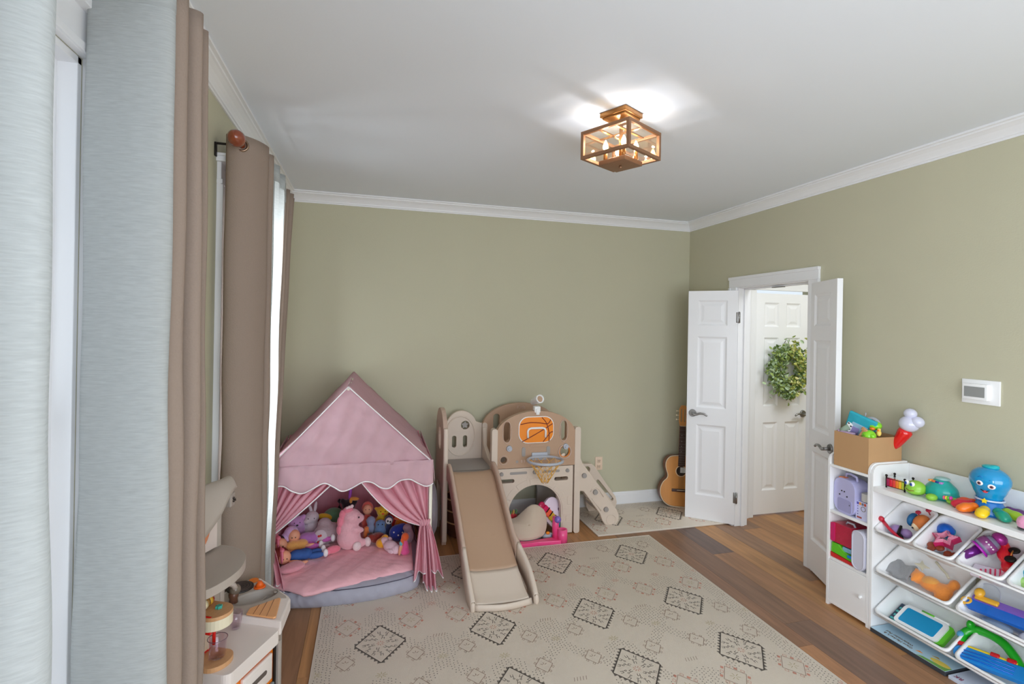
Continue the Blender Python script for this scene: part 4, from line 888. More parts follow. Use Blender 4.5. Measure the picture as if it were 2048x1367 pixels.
# deck
MB().box((1.12, 4.075, .525), (1.03, .37, .035), bev=.006).box((.765, 3.85, .525), (.31, .12, .035), bev=.006).build('deck', GRYP, ps)
MB().prism([(3.90, .54), (4.28, .54), (4.28, .80), (4.25, .80), (4.20, .66), (4.05, .60), (3.90, .575)], .03, M=Matrix.Translation((.935, 0, 0)) @ YZ).build('side_rail', CRM, ps, bevel=.006)
# left side panel, seen edge-on
outl = [(3.86, 0), (3.93, 0), (3.95, .40), (4.20, .40), (4.22, 0), (4.29, 0)] + arcpts(4.075, .80, .215, .205, 0, PI, 18)
MB().prism(outl, .034, [circ(4.07, .78, .075, .10, 20)], M=Matrix.Translation((.548, 0, 0)) @ YZ).build('side_panel', TANL, ps, bevel=.010)
MB().box((.567, 3.868, .45), (.036, .045, .86), bev=.012).build('side_post', CRM, ps)
# rear guard of the slide deck
gh = [circ(.787, .823, .036, n=24), slot(.695, .687, .036, .10), slot(.787, .687, .036, .10)]
slab([(.585, .52), (.930, .52), (.930, .835), (.895, .845)] + arcpts(.755, .79, .135, .155, .42, PI - .1, 16) + [(.60, .80), (.585, .78)], 4.295, .035, 'rear_guard', CRM, gh, bev=.007)
slab(star(.787, .823, .034, .019), 4.285, .012, 'star_cutout', GRYP, bev=.001)
MB().tube([(.745 + .125 * math.cos(t), 4.259, .735 + .165 * math.sin(t)) for t in [2 * PI * k / 36 for k in range(36)]], .006, 8, closed=True).build('guard_rim', CRM, ps)
# slide
PR = catmull([(3.80, .553, 0), (3.74, .548, 0), (3.64, .49, 0), (3.44, .34, 0), (3.24, .195, 0), (3.10, .115, 0), (2.98, .062, 0), (2.895, .040, 0)], 6)
def sl_x(y): t = (3.8 - y) / .9; return .594 + .022 * t, .905 + .030 * t
nP = len(PR)
def slide_piece(i0, i1, name, m, z=0.0, x0f=lambda a, b: a, x1f=lambda a, b: b):
    g = MB()
    def fn(u, v):
        k = i0 + int(round(v * (i1 - i0))); p = PR[k]; a, b = sl_x(p.x); a, b = x0f(a, b), x1f(a, b); x = a + (b - a) * u
        return (x, p.x, p.y + z + .012 * (2 * u - 1) ** 4)
    g.grid(fn, 12, i1 - i0 + 1); return g.build(name, m, ps, solid=.014)
kS = min(range(nP), key=lambda k: abs(PR[k].x - 3.115))
slide_piece(0, kS, 'slide_bed', TAN); slide_piece(kS, nP - 1, 'slide_runout', CRM)
def bow(y): return max(0, .045 * math.sin(min(1, max(0, (3.25 - y) / .42)) * PI * .8))
for s in (0, 1):
    def rail(i0, i1, name, m):
        g = MB()
        def fn(u, v):      # cross-section loop u, along v
            k = i0 + int(round(v * (i1 - i0))); p = PR[k]; a, b = sl_x(p.x); xx = (a - .012 - bow(p.x) * .15) if s == 0 else (b + .012 + bow(p.x) * .85)
            h = .075 + .03 * math.sin(min(1, max(0, (3.8 - p.x) / .9)) * PI); 
            if p.x < 3.02: h *= max(.12, min(1, (p.x - 2.875) / .145)) ** .5
            lowz = p.y - .045 if p.x > 3.02 else .008
            cs = [(-.014, lowz), (-.015, p.y + h * .8), (-.009, p.y + h), (.009, p.y + h), (.015, p.y + h * .8), (.014, lowz)]
            q = cs[int(round(u * 5)) % 6]
            return (xx + q[0] * .85, p.x - (.0 if p.x > 2.9 else .002), q[1])
        g.grid(fn, 6, i1 - i0 + 1, closeu=False); 
        return g.build(name, m, ps, solid=.004)
    rail(0, kS - 3, 'slide_rail', TANL); rail(kS - 3, nP - 1, 'slide_rail', CRM)
a, b = sl_x(2.9)
for xx in (a - .018, b + .015 + .85 * bow(2.9)): MB().ell((xx, 2.897, .034), (.0155, .014, .032)).build('rail_end', CRM, ps)
MB().grid(lambda u, v: (a - .005 + (b - a + .02) * u, 2.897 - .030 * math.sin(PI * u) - .008 * math.sin(PI * v), .050 * (1 - v) + .012 * v), 16, 6).build('slide_lip', CRM, ps, solid=.008)
for k in range(4):
    for j in range(2): MB().box((.70 + .12 * j, 3.33 + .05 * k, .262 + .036 * k), (.034, .018, .005), M=None, bev=.002).build('grip_mark', TAN, ps)
# stairs on the right
sf = [(1.672, .60), (1.690, .592), (1.712, .543), (2.033, .131), (2.053, .085), (2.050, .035), (2.02, .005), (1.965, .002), (1.925, .015), (1.900, .05), (1.876, .11), (1.724, .308), (1.66, .312), (1.66, .60)]
slab(sf, 3.955, .035, 'stair_side', CRM, bev=.008)
sb = [(1.70, .52), (1.88, .437), (1.945, .436), (1.975, .415), (2.08, .27), (2.190, .125), (2.205, .07), (2.19, .012), (2.03, .006), (1.93, .006), (1.905, .05), (1.90, .14), (1.78, .30), (1.66, .312), (1.66, .54)]
sh = [(2.000, .285), (2.012, .290), (2.022, .283), (2.172, .105), (2.165, .088), (2.150, .09), (2.0, .268)]
slab(sb, 4.295, .035, 'stair_side', CRM, [sh, circ(1.905, .385, .030, n=16)], bev=.008)
for kx, kz in ((1.727, .439), (1.829, .296), (1.929, .145)): MB().cone(.022, .019, .016, M=T(kx, 3.921, kz, rx=PI/2)).build('knob', GRYP, ps)
for k, (kx, kz) in enumerate(((1.727, .405), (1.829, .265), (1.929, .125))): MB().box((kx + .01, 4.10, kz), (.12, .28, .026), M=None, bev=.006).build('stair_tread', CRM, ps)
MB().tube([(1.978 + .042 * math.cos(t), 3.920, .056 + .040 * math.sin(t)) for t in [2 * PI * k / 28 for k in range(28)]], .004, 6, closed=True).build('foot_relief', CRM, ps)
MB().tube([(1.785, 3.92, .30), (1.80, 3.92, .325), (1.83, 3.92, .335), (1.86, 3.92, .32), (1.905, 3.92, .25)], .0045, 6).build('groove_rib', CRM, ps)
MB().tube([(1.80, 3.92, .245), (1.885, 3.92, .135)], .0045, 6).build('groove_rib', CRM, ps)

# basket behind the slide, folded round cushion between tent and slide
bk = thing('basket', 'dark brown woven basket half hidden behind the slide', 'basket', (.76, 4.06, 0))
WK = mat('dark_wicker', C(92, 52, 34, 1.2), .8, vary=.4, vs=70, bump=.9, bs=120, stretch=(1, 1, 3))
MB().lathe([(0, .0), (.13, 0), (.145, .01), (.155, .12), (.160, .26), (.166, .30), (.158, .30), (.150, .26), (.13, .02), (0, .015)], 28, M=T(.76, 4.06, 0)).build('basket_body', WK, bk)
for z in (.12, .21, .30): MB().tube([(.76 + .162 * math.cos(t), 4.06 + .162 * math.sin(t), z) for t in [2 * PI * k / 28 for k in range(28)]], .006, 6, closed=True).build('wicker_band', mat('straw_band', C(190, 150, 110, 1.2), .8), bk)
cu_ = thing('floor_cushion', 'round silver grey quilted cushion standing on edge between tent and slide', 'cushion', (.478, 4.06, 0))
SIL = mat('silver_grey_fabric', C(168, 160, 168, 1.15), .55, vary=.08, vs=12, bump=.9, bs=60, sheen=.5)
MB().lathe([(0, .042), (.10, .045), (.17, .04), (.205, .022), (.216, 0), (.205, -.022), (.17, -.04), (.10, -.045), (0, -.042)], 32, M=T(.478, 4.06, .222, ry=PI/2, rz=.0)).build('cushion_cover', SIL, cu_)
MB().tube([(.478, 4.06 + .216 * math.cos(t), .222 + .216 * math.sin(t)) for t in [2 * PI * k / 40 for k in range(40)]], .004, 6, closed=True).build('cushion_piping', SIL, cu_)

# toys under the arch
HPK = mat('hot_pink_plastic', C(236, 74, 134, 1.15), .3, vary=.02, coat=.3)
PUR = mat('violet_plastic', C(120, 96, 176, 1.15), .2, coat=.5)
pk = thing('activity_toy', 'hot pink plastic toy base with two cups and violet ball, below the arch', 'toy', (1.24, 3.71, .0))
MB().prism([(1.02, 3.66), (1.06, 3.658), (1.25, 3.672), (1.42, 3.66), (1.48, 3.675), (1.485, 3.735), (1.42, 3.74), (1.25, 3.722), (1.06, 3.715), (1.02, 3.71)], .034, M=T(0, 0, .001)).build('base_bar', HPK, pk, bevel=.008)
for cx in (1.045, 1.455):
    MB().lathe([(0, .0), (.040, 0), (.038, .07 if cx < 1.2 else .095), (.026, .07 if cx < 1.2 else .095), (.024, .04), (0, .04)], 24, M=T(cx, 3.695, .012)).build('cup', HPK, pk)
MB().tube([(1.418, 3.73, .03), (1.412, 3.735, .12), (1.415, 3.73, .19)], [.030, .026, .028], 14).build('ball_arm', HPK, pk)
MB().ell((1.420, 3.708, .178), .027).build('ball', PUR, pk, label='violet glittery ball')
CU2 = mat('taupe_microfibre', C(186, 168, 150, 1.3), .85, vary=.05, vs=8, bump=.3, bs=30, sheen=.3)
seat = thing('toddler_cushion', 'folded taupe saddle-shaped cushion lying under the arch', 'cushion', (1.18, 3.83, .03))
def cf(u, v):
    a = u * 2 * PI; r = v; X = math.cos(a) * r; Y = math.sin(a) * r
    x = 1.205 + X * .17 + Y * .02; z = .125 + Y * .115 + .028 * X * Y; y = 3.80 + .05 * X * X - .05 * (1 - r * r) * .5 + .02 * Y + .07 * Y
    if X < .2 and Y > 0: z -= .085 * min(1, (.2 - X) * 1.5) * Y
    return (x, y, max(z, .035))
MB().grid(cf, 40, 12, closeu=True).build('cushion_pad', CU2, seat, solid=.035, sub=1)
MB().tube([cf(k / 40, 1) for k in range(40)], .004, 6, closed=True).build('cushion_piping', mat('dark_piping', C(90, 84, 90), .7), seat)
rd = thing('cloth_toy', 'red and green striped cloth toy behind the taupe cushion', 'toy', (1.10, 3.95, .0))
MB().ell((1.10, 3.96, .13), (.075, .03, .05), rot=(0, .15, 0)).ell((1.08, 3.96, .06), (.06, .05, .06)).build('cloth_body', soft('crimson', 176, 30, 44), rd)
for k in range(5): MB().ell((1.065 + k * .022, 3.95, .165 + .003 * k), (.007, .024, .020), rot=(0, .3, 0)).build('stripe', soft('stripe_%d' % (k % 2), *((70, 120, 60), (210, 170, 60))[k % 2]), rd)
KW = mat('toy_white', C(226, 210, 226, 1.2), .35)
pn = thing('toy_piano', 'white toy piano with rainbow keys leaning behind the taupe cushion', 'toy', (1.46, 3.93, .0), 0)
PM = Matrix.Translation((1.468, 3.935, .168)) @ Euler((-.35, .85, 0)).to_matrix().to_4x4()
MB().prism(rrect(-.115, -.115, .115, .075, .07, 6), .028, M=PM @ Euler((PI/2, 0, 0)).to_matrix().to_4x4()).build('piano_body', KW, pn, bevel=.008)
KC = [(196, 24, 84), (230, 90, 60), (214, 170, 50), (110, 190, 60), (36, 150, 176)]
for k, c in enumerate(KC):
    MB().box((-.085 + k * .042, -.036, -.062), (.037, .016, .060), M=PM, bev=.004).build('piano_key', mat('key_%d' % k, C(*c, 1.2), .3), pn)
    if k: MB().box((-.106 + k * .042, -.040, -.050), (.008, .014, .045), M=PM, bev=.002).build('black_key', BLACKM, pn)
MB().ell((-.125, -.03, -.062), (.032, .016, .032), M=PM).build('round_button', mat('raspberry', C(170, 20, 70, 1.2), .3), pn)
MB().ell((.03, -.034, .03), (.026, .006, .013), M=PM).build('speaker_oval', mat('mauve_dark', C(96, 50, 70), .4), pn)
MB().ell((.07, -.034, .0), (.010, .006, .010), M=PM).build('button', ORG, pn)
sm = thing('rattle', 'small grey rattle with orange top on the floor inside the pink base', 'toy', (1.37, 3.79, .0))
MB().ell((1.37, 3.79, .026), (.05, .03, .026)).build('rattle_body', GRYB, sm); MB().ell((1.365, 3.775, .054), (.016, .012, .012)).build('rattle_knob', ORG, sm); MB().ell((1.40, 3.768, .035), (.010, .008, .010)).build('rattle_bead', PUR, sm)

# ------------------------------------------------------------------ guitar
GW = mat('guitar_cedar', C(206, 140, 76, 1.1), .28, vary=.12, vs=4, stretch=(9, 9, .8), coat=.5)
GS = mat('guitar_side', C(120, 66, 40, 1.1), .35, vary=.2); GB_ = mat('pale_binding', C(222, 206, 178, 1.2), .5); FB = mat('rosewood', C(74, 48, 42, 1.1), .5, vary=.15)
gt = thing('guitar', 'acoustic guitar leaning in the corner, half hidden by the left door leaf', 'guitar', (2.80, 4.165, 0))
GM = Matrix.Translation((2.800, 4.165, .014)) @ Matrix.Rotation(-.26, 4, 'Z') @ Euler((-.10, .055, 0)).to_matrix().to_4x4()
half = [(0, 0), (.09, .006), (.15, .04), (.183, .10), (.186, .16), (.165, .215), (.128, .255), (.122, .29), (.136, .33), (.145, .375), (.135, .42), (.10, .455), (.04, .465), (0, .466)]
cur = [(v.x, v.y) for v in catmull([p + (0,) for p in half], 5)]
body = cur + [(-a, b) for a, b in cur[::-1][1:-1]]
MB().prism(body, .088, M=GM @ Matrix.Translation((0, .09, 0)) @ XZ).build('guitar_body', GS, gt, bevel=.004)
MB().prism([(a * .985, .006 + b * .975) for a, b in body], .004, [circ(0, .325, .044, n=28)], M=GM @ Matrix.Translation((0, .003, 0)) @ XZ).build('soundboard', GW, gt)
MB().tube([GM @ Vector((a, .0015, b)) for a, b in body], .0032, 6, closed=True).build('binding', GB_, gt)
MB().tube([GM @ Vector((.049 * math.cos(t), -.001, .325 + .049 * math.sin(t))) for t in [2 * PI * k / 32 for k in range(32)]], .003, 6, closed=True).build('rosette', GB_, gt)
MB().prism(circ(0, .325, .043, n=24), .002, M=GM @ Matrix.Translation((0, .0028, 0)) @ XZ).build('sound_hole', mat('hole_dark', C(36, 24, 18), .8), gt)
MB().box((.018, .0005, .335), (.05, .001, .05), M=GM).build('paper_label', WHT, gt)
MB().prism([(-.031, .37), (.031, .37), (.026, .74), (-.026, .74)], .010, M=GM @ Matrix.Translation((0, .0, 0)) @ XZ).build('fingerboard', FB, gt)
MB().box((0, .012, .60), (.05, .022, .29), M=GM, bev=.006).build('neck', GS, gt)
for k in range(14):
    z = .74 - .65 * (1 - 2 ** (-(k + 1) / 12.0)) * 1.02
    if z > .375: MB().box((0, -.0105, z), (.058, .002, .002), M=GM).build('fret', NICK, gt)
for z in (.655, .60, .555, .505): MB().box((-.008, -.0106, z), (.004, .001, .004), M=GM).build('inlay_dot', WHT, gt)
MB().prism([(-.026, .742), (.026, .742), (.036, .78), (.036, .90), (.018, .935), (-.018, .935), (-.036, .90), (-.036, .78)], .014, [rrect(-.023, .78, -.010, .90, .005, 3), rrect(.010, .78, .023, .90, .005, 3)], M=GM @ Matrix.Translation((0, .010, 0)) @ XZ).build('headstock', GW, gt, bevel=.002)
MB().box((0, -.012, .742), (.052, .005, .004), M=GM).build('nut', GB_, gt)
for s in (-1, 1):
    for k in range(3): MB().cone(.003, .003, .02, M=GM @ T(s * .036, .004, .80 + .04 * k, ry=s * PI/2), seg=8).ell((s * .060, .004, .80 + .04 * k), (.006, .004, .008), M=GM).build('tuning_peg', GB_, gt)
for k in range(6):
    u = (k - 2.5)
    MB().tube([GM @ Vector((u * .0092, -.011, .150)), GM @ Vector((u * .0078, -.014, .745))], .0008, 4).build('string', NICK, gt)
MB().box((0, -.006, .150), (.165, .010, .026), M=GM, bev=.003).build('bridge', FB, gt); MB().box((0, -.012, .153), (.075, .003, .004), M=GM).build('saddle', GB_, gt)
MB().ell((0, .045, -.004), (.008, .008, .006), M=GM).build('end_pin', GB_, gt)

# ------------------------------------------------------------------ toy kitchen by the left wall (local: x away from the camera along its front, y towards the wall)
KR = math.atan2(.898, .44); KL = (-.30, 2.10, 0); KMx = T(*KL, rz=KR)
kt = thing('toy_kitchen', 'white and orange plastic toy kitchen standing between the two windows', 'toy kitchen', KL, KR)
KWH = mat('kitchen_white', C(214, 204, 198, 1.15), .38, vary=.02); KGR = mat('kitchen_grey', C(158, 148, 140, 1.1), .45, vary=.03); KSH = mat('kitchen_stone', C(170, 158, 148, 1.1), .45, vary=.03)
KOR = mat('kitchen_orange', C(222, 116, 16, 1.1), .4); KWD = mat('toy_board', C(216, 156, 104, 1.1), .5, vary=.06, stretch=(30, 2, 2)); KBL = mat('oven_glass_blue', C(120, 132, 138, 1.0), .2)
KX = lambda g, n, m, bev=0, par=kt, **k: g.build(n, m, par, bevel=bev, **k)
KX(MB().prism(rrect(-.285, 0, -.005, .235, .025, 5), .050, M=KMx @ T(0, 0, .452)), 'lower_counter', KWH, .006)
KX(MB().prism([(-.27, .02), (-.012, .02), (-.012, .23), (-.27, .215)], .444, M=KMx @ T(0, 0, .008)), 'cabinet_body', KOR, .004)
KX(MB().box((-.0045, .012, .225), (.017, .014, .45), M=KMx), 'corner_post', KGR, .003)
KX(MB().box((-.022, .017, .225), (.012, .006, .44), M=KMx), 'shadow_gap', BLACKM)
dr = KX(MB().box((-.125, .013, .385), (.155, .014, .095), M=KMx, bev=.004).box((-.125, .0065, .385), (.135, .003, .075), M=KMx, bev=.001), 'drawer', KWH)
KX(MB().prism(slot(-.125, .385, .085, .016), .003, M=KMx @ Matrix.Translation((0, .006, 0)) @ XZ), 'pull_slot', mat('dark_slot', C(90, 80, 74), .6), 0, dr)
KX(MB().box((-.125, .014, .19), (.19, .014, .25), M=KMx, bev=.006), 'oven_door', KBL)
KX(MB().tube([KMx @ Vector(v) for v in ((-.20, -.004, .295), (-.19, -.012, .298), (-.06, -.012, .298), (-.05, -.004, .295))], .006, 8), 'oven_handle', KGR)
sa = -.72
sc = (.118, .203)
def sell(k): return [(sc[0] + k * (.084 * math.cos(t) * math.cos(sa) - .052 * math.sin(t) * math.sin(sa)), sc[1] + k * (.084 * math.cos(t) * math.sin(sa) + .052 * math.sin(t) * math.cos(sa))) for t in [2 * PI * k_ / 28 for k_ in range(28)]]
sk = sell(1.0)
up = [(-.012, -.002), (.144, .064), (.160, .083), (.268, .292), (.258, .318), (.205, .365), (-.012, .345)]
KX(MB().prism(up, .054, [sell(.99)], M=KMx @ T(0, 0, .474)), 'upper_counter', KWH, .006)
KX(MB().prism([(0, .03), (.13, .09), (.235, .29), (.18, .34), (0, .33)], .46, M=KMx @ T(0, 0, .006)), 'corner_body', KGR, .004)
tp = [(.038, .165), (.130, .106), (.138, .078), (.152, .092), (.252, .292), (.240, .312), (.195, .350), (-.004, .332), (-.004, .155)]
KX(MB().prism(tp, .0035, [sell(1.0)], M=KMx @ T(0, 0, .5275)), 'worktop_inlay', KSH, .0008)
def skf(u, v):
    k = int(round(u * 28)) % 28; f = (1.08, 1.0, .95, .88, .45, .001)[int(round(v * 5))]; z = (.5315, .5335, .522, .502, .494, .494)[int(round(v * 5))]
    return KMx @ Vector((sc[0] + (sk[k][0] - sc[0]) * f, sc[1] + (sk[k][1] - sc[1]) * f, z))
KX(MB().grid(skf, 28, 6, closeu=True), 'sink_bowl', KGR)
KX(MB().box((.140, .185, .505), (.05, .004, .018), M=KMx, bev=.001), 'sink_divider', KGR)
BDM = KMx @ Matrix.Translation((0, 0, .5305)) @ Matrix.Rotation(0, 4, 'Y')
KX(MB().prism([(-.008, .150), (-.008, .034), (.0, .028), (.120, .092), (.124, .102), (.034, .1615), (.028, .163)], .007, M=BDM), 'cutting_board', KWD, .002)
for a_, b_, c_, d_ in ((-.006, .122, .058, .143), (-.006, .094, .083, .127), (-.006, .064, .106, .112)): KX(MB().tube([BDM @ Vector((a_, b_, .0072)), BDM @ Vector((c_, d_, .0072))], .0011, 5), 'board_groove', mat('groove_brown', C(130, 80, 48), .7))
KX(MB().cone(.052, .050, .006, M=KMx @ T(.168, .315, .5305), seg=32), 'burner', mat('burner_black', C(44, 36, 34), .4))
for r_ in (.018, .03, .041): KX(MB().tube([KMx @ Vector((.168 + r_ * math.cos(t), .315 + r_ * math.sin(t), .537)) for t in [2 * PI * k / 28 for k in range(28)]], .0013, 6, closed=True), 'burner_ring', mat('ring_grey', C(92, 74, 68), .5))
KX(MB().cone(.020, .019, .005, M=KMx @ T(.232, .300, .5305), seg=24), 'knob_disc', KOR)
KX(MB().cone(.024, .022, .006, M=KMx @ T(.190, .240, .5305), seg=24).cone(.020, .008, .020, M=KMx @ T(.190, .240, .5365), seg=8), 'stove_knob', mat('orange_knob', C(226, 96, 20, 1.1), .4))
KX(MB().cone(.007, .006, .003, M=KMx @ T(.168, .150, .5305), seg=12), 'button', KGR)
KX(MB().lathe([(0, 0), (.020, 0), (.018, .05), (.019, .09), (.015, .118), (0, .124)], 18, M=KMx @ T(-.0, .275, .525)).tube([KMx @ Vector(v) for v in ((.0, .275, .625), (.015, .255, .632), (.028, .235, .62), (.032, .23, .605))], .010, 10), 'faucet', KSH)
bx = [(-.290, .228), (-.018, .262), (-.018, .285), (-.290, .250)]
KX(MB().prism(bx, .47, M=KMx @ T(0, 0, .50)), 'backboard', KSH, .004)
KX(MB().box((-.040, .256, .735), (.030, .016, .47), M=KMx, bev=.005), 'backboard_column', KSH)
for k in range(9):
    KX(MB().box((-.262 + k * .0235, .229 + .0029 * k, .625), (.021, .010, .15), M=KMx @ T(0, 0, 0), bev=.002), 'splash_slat', KOR if k % 2 else mat('amber_slat', C(232, 164, 66, 1.1), .5))
KX(MB().box((-.165, .238, .875), (.20, .006, .13), M=KMx), 'wall_print', mat('print_white', C(206, 190, 182, 1.1), .5))
for k, (cx, cz, rx, rz, c) in enumerate(((-.12, .885, .020, .050, (206, 130, 92)), (-.165, .87, .022, .040, (90, 150, 160)), (-.215, .845, .024, .030, (212, 134, 90)), (-.185, .905, .012, .02, (230, 222, 206)), (-.235, .875, .010, .030, (96, 144, 160)))):
    KX(MB().ell((cx, .234, cz), (rx, .003, rz), M=KMx, rot=(0, .3, 0)), 'print_shape', mat('print_shape_%d' % k, C(*c, 1.1), .5))
arc = [(x, y) for x, y in arcpts(-.255, .225, .228, .192, 0, -PI * .80, 22)]
sh_ = [p for p in arc if p[1] < .40 + .49 * p[0] - .006] 
sh_ += [(sh_[-1][0], .40 + .49 * sh_[-1][0] - .02), (-.28, .24), (-.03, .262)]
KX(MB().prism(sh_, .030, M=KMx @ T(0, 0, .770)), 'shelf', KSH, .009)
fe = [(.011, .225, 1.006), (-.030, .205, 1.006), (-.069, .188, .995), (-.13, .170, .955), (-.20, .160, .918), (-.26, .152, .895)]
be = [(.011, .262, 1.036), (-.03, .258, 1.036), (-.07, .255, 1.04), (-.13, .250, 1.045), (-.20, .240, 1.05), (-.26, .232, 1.05)]
KX(MB().grid(lambda u, v: KMx @ (catmull(fe, 5)[int(round(u * 25))].lerp(catmull(be, 5)[int(round(u * 25))], v) + Vector((0, 0, .018 * math.sin(PI * v)))), 26, 10), 'hood', KSH, 0, solid=.022)
KX(MB().prism([(-.05, .19), (-.008, .205), (-.008, .262), (-.05, .255)], .05, M=KMx @ T(0, 0, .952)), 'hood_badge', KGR, .006)
text('&', .030, 'badge_scroll', BLACKM, kt, KMx @ Matrix.Translation((-.028, .194, .978)) @ XZ @ Matrix.Rotation(.3, 4, 'Z'))

RED = mat('red_plastic', C(200, 26, 18, 1.15), .3); WDT = mat('light_toy_wood', C(196, 148, 104, 1.1), .5, vary=.12, stretch=(3, 14, 3), vs=9); IVO = mat('ivory_plastic', C(214, 204, 178, 1.15), .4)
cm = thing('toy_coffee_maker', 'red and wooden toy coffee maker on the white toy kitchen counter', 'toy', tuple(KMx @ Vector((-.235, .10, .502))), KR)
cmL = KMx @ T(-.235, .095, .502)
MB().prism([(x, y) for x, y in arcpts(.0, -.012, .055, .045, -PI, 0, 14)] + [(.055, .055), (-.050, .055)], .016, M=cmL).build('base', WDT, cm, bevel=.003)
MB().box((-.005, .060, .095), (.085, .030, .16), M=cmL, bev=.006).build('red_column', RED, cm)
MB().box((-.002, .046, .085), (.066, .004, .12), M=cmL, bev=.001).build('inner_panel', IVO, cm)
MB().box((-.042, .02, .150), (.012, .09, .06), M=cmL, bev=.006).build('side_arm', RED, cm)
MB().prism([(x, y) for x, y in arcpts(.0, -.006, .052, .050, -PI, 0, 14)] + [(.052, .045), (-.052, .045)], .034, M=cmL @ T(0, 0, .132)).build('tank', IVO, cm, bevel=.003)
MB().prism([(x, y) for x, y in arcpts(.0, -.006, .052, .050, -PI, 0, 14)] + [(.052, .045), (-.052, .045)], .012, M=cmL @ T(0, 0, .166)).build('wooden_top', WDT, cm, bevel=.002)
MB().cone(.0055, .0055, .075, M=cmL @ T(.006, .006, .058), seg=12).build('spout', RED, cm)
MB().prism(star(0.012, -.006, .012, .008, 6), .010, M=cmL @ T(0, 0, .178)).build('star_knob', mat('teal_knob', C(60, 160, 146, 1.1), .4), cm, bevel=.002)
MB().tube([cmL @ Vector(v) for v in ((-.045, .050, .165), (-.02, .055, .198), (.02, .06, .200), (.055, .058, .178))], .010, 10).build('red_handle', RED, cm)
for k, c in enumerate(((120, 190, 130), (206, 120, 170), (226, 214, 178), (150, 108, 50), (214, 166, 50))):
    MB().cone(.0175, .0175, .0145, M=cmL @ T(-.050 + k * .0148, .030 + k * .003, .196, ry=PI/2), seg=22).build('capsule', mat('capsule_%d' % k, C(*c, 1.1), .45), cm)
cg = thing('toy_glass_mug', 'clear plastic toy mug under the coffee maker spout', 'mug', tuple(cmL @ Vector((.004, -.010, .017))), KR)
CLR = glass('clear_plastic', (.93, .88, .92, 1), .05)
MB().lathe([(0, .001), (.020, .001), (.026, .008), (.029, .06), (.0305, .066), (.029, .067), (.027, .06), (.024, .010), (0, .005)], 28, M=cmL @ T(.004, -.010, .017)).build('mug_body', CLR, cg)
MB().tube([cmL @ Vector((.004 + .0302 * math.cos(t), -.010 + .0302 * math.sin(t), .0835)) for t in [2 * PI * k / 28 for k in range(28)]], .0011, 6, closed=True).build('mug_rim', mat('rim_tint', C(110, 80, 96), .3), cg)
MB().tube([cmL @ Vector(v) for v in ((-.022, -.016, .070), (-.045, -.022, .066), (-.048, -.024, .045), (-.024, -.016, .030))], .0035, 8).build('mug_handle', CLR, cg)
pg = thing('pepper_mill', 'small brown and grey ball-topped toy shaker beside the burner', 'toy', tuple(KMx @ Vector((.062, .262, .531))), KR)
MB().lathe([(0, 0), (.017, 0), (.015, .018), (.018, .024), (.019, .036), (.010, .046), (0, .048)], 20, M=KMx @ T(.062, .262, .531)).build('shaker_base', mat('shaker_brown', C(104, 70, 52), .35), pg)
MB().ell((.066, .258, .581), .021, M=KMx).build('shaker_ball', mat('shaker_glass', C(120, 108, 94), .15, vary=.3, vs=60), pg)
gl2 = thing('toy_tumbler', 'clear plastic toy tumbler behind the coffee maker, beside the sink', 'cup', tuple(KMx @ Vector((-.045, .17, .503))), KR)
MB().lathe([(0, .001), (.018, .001), (.024, .06), (.022, .06), (.017, .004), (0, .004)], 24, M=KMx @ T(-.045, .165, .503)).build('tumbler_body', CLR, gl2)

# ------------------------------------------------------------------ tall cubby unit by the door
SX = 2.717; SBK = 2.990
def wpan(g, y0, y1, z0, z1, x0=SX, x1=SBK): return g.box(((x0 + x1) / 2, (y0 + y1) / 2, (z0 + z1) / 2), (x1 - x0, y1 - y0, z1 - z0))
cab = thing('cubby_cabinet', 'narrow white laminate cubby cabinet with a door at the bottom, next to the open door', 'cabinet', ((SX + SBK) / 2, 2.36, 0))
def side_profile(y, name, par, ztop, zf):   # side board with a rounded front top corner
    P = [(SX, 0), (SBK, 0), (SBK, ztop), (SX + .05, ztop)] + [(SX + .05 - .05 * math.sin(t), ztop - .05 + .05 * math.cos(t)) for t in (PI/8, PI/4, 3*PI/8, PI/2)]
    return MB().prism(P, .015, M=Matrix.Translation((0, y, 0)) @ XZ).build(name, LAM, par, bevel=.0015)
side_profile(2.505, 'side_board', cab, .925, 0); side_profile(2.2445, 'side_board', cab, .925, 0)
wpan(MB(), 2.245, 2.490, .842, .857).build('top_shelf', LAM, cab, bevel=.001)
for z in (.572, .288): wpan(MB(), 2.245, 2.490, z - .008, z + .008, SX + .004).build('shelf', LAM, cab, bevel=.001)
wpan(MB(), 2.245, 2.490, .03, .925, SBK - .006, SBK).build('back_board', LAM, cab)
wpan(MB(), 2.245, 2.490, .020, .034).build('bottom_board', LAM, cab)
cd_ = wpan(MB(), 2.246, 2.488, .032, .278, SX + .001, SX + .016).build('door', LAM, cab, bevel=.0015)
MB().cone(.006, .006, .010, M=T(SX - .009, 2.273, .155, ry=PI/2), seg=14).ell((SX - .012, 2.273, .155), (.007, .010, .010)).build('knob', LAM, cd_)

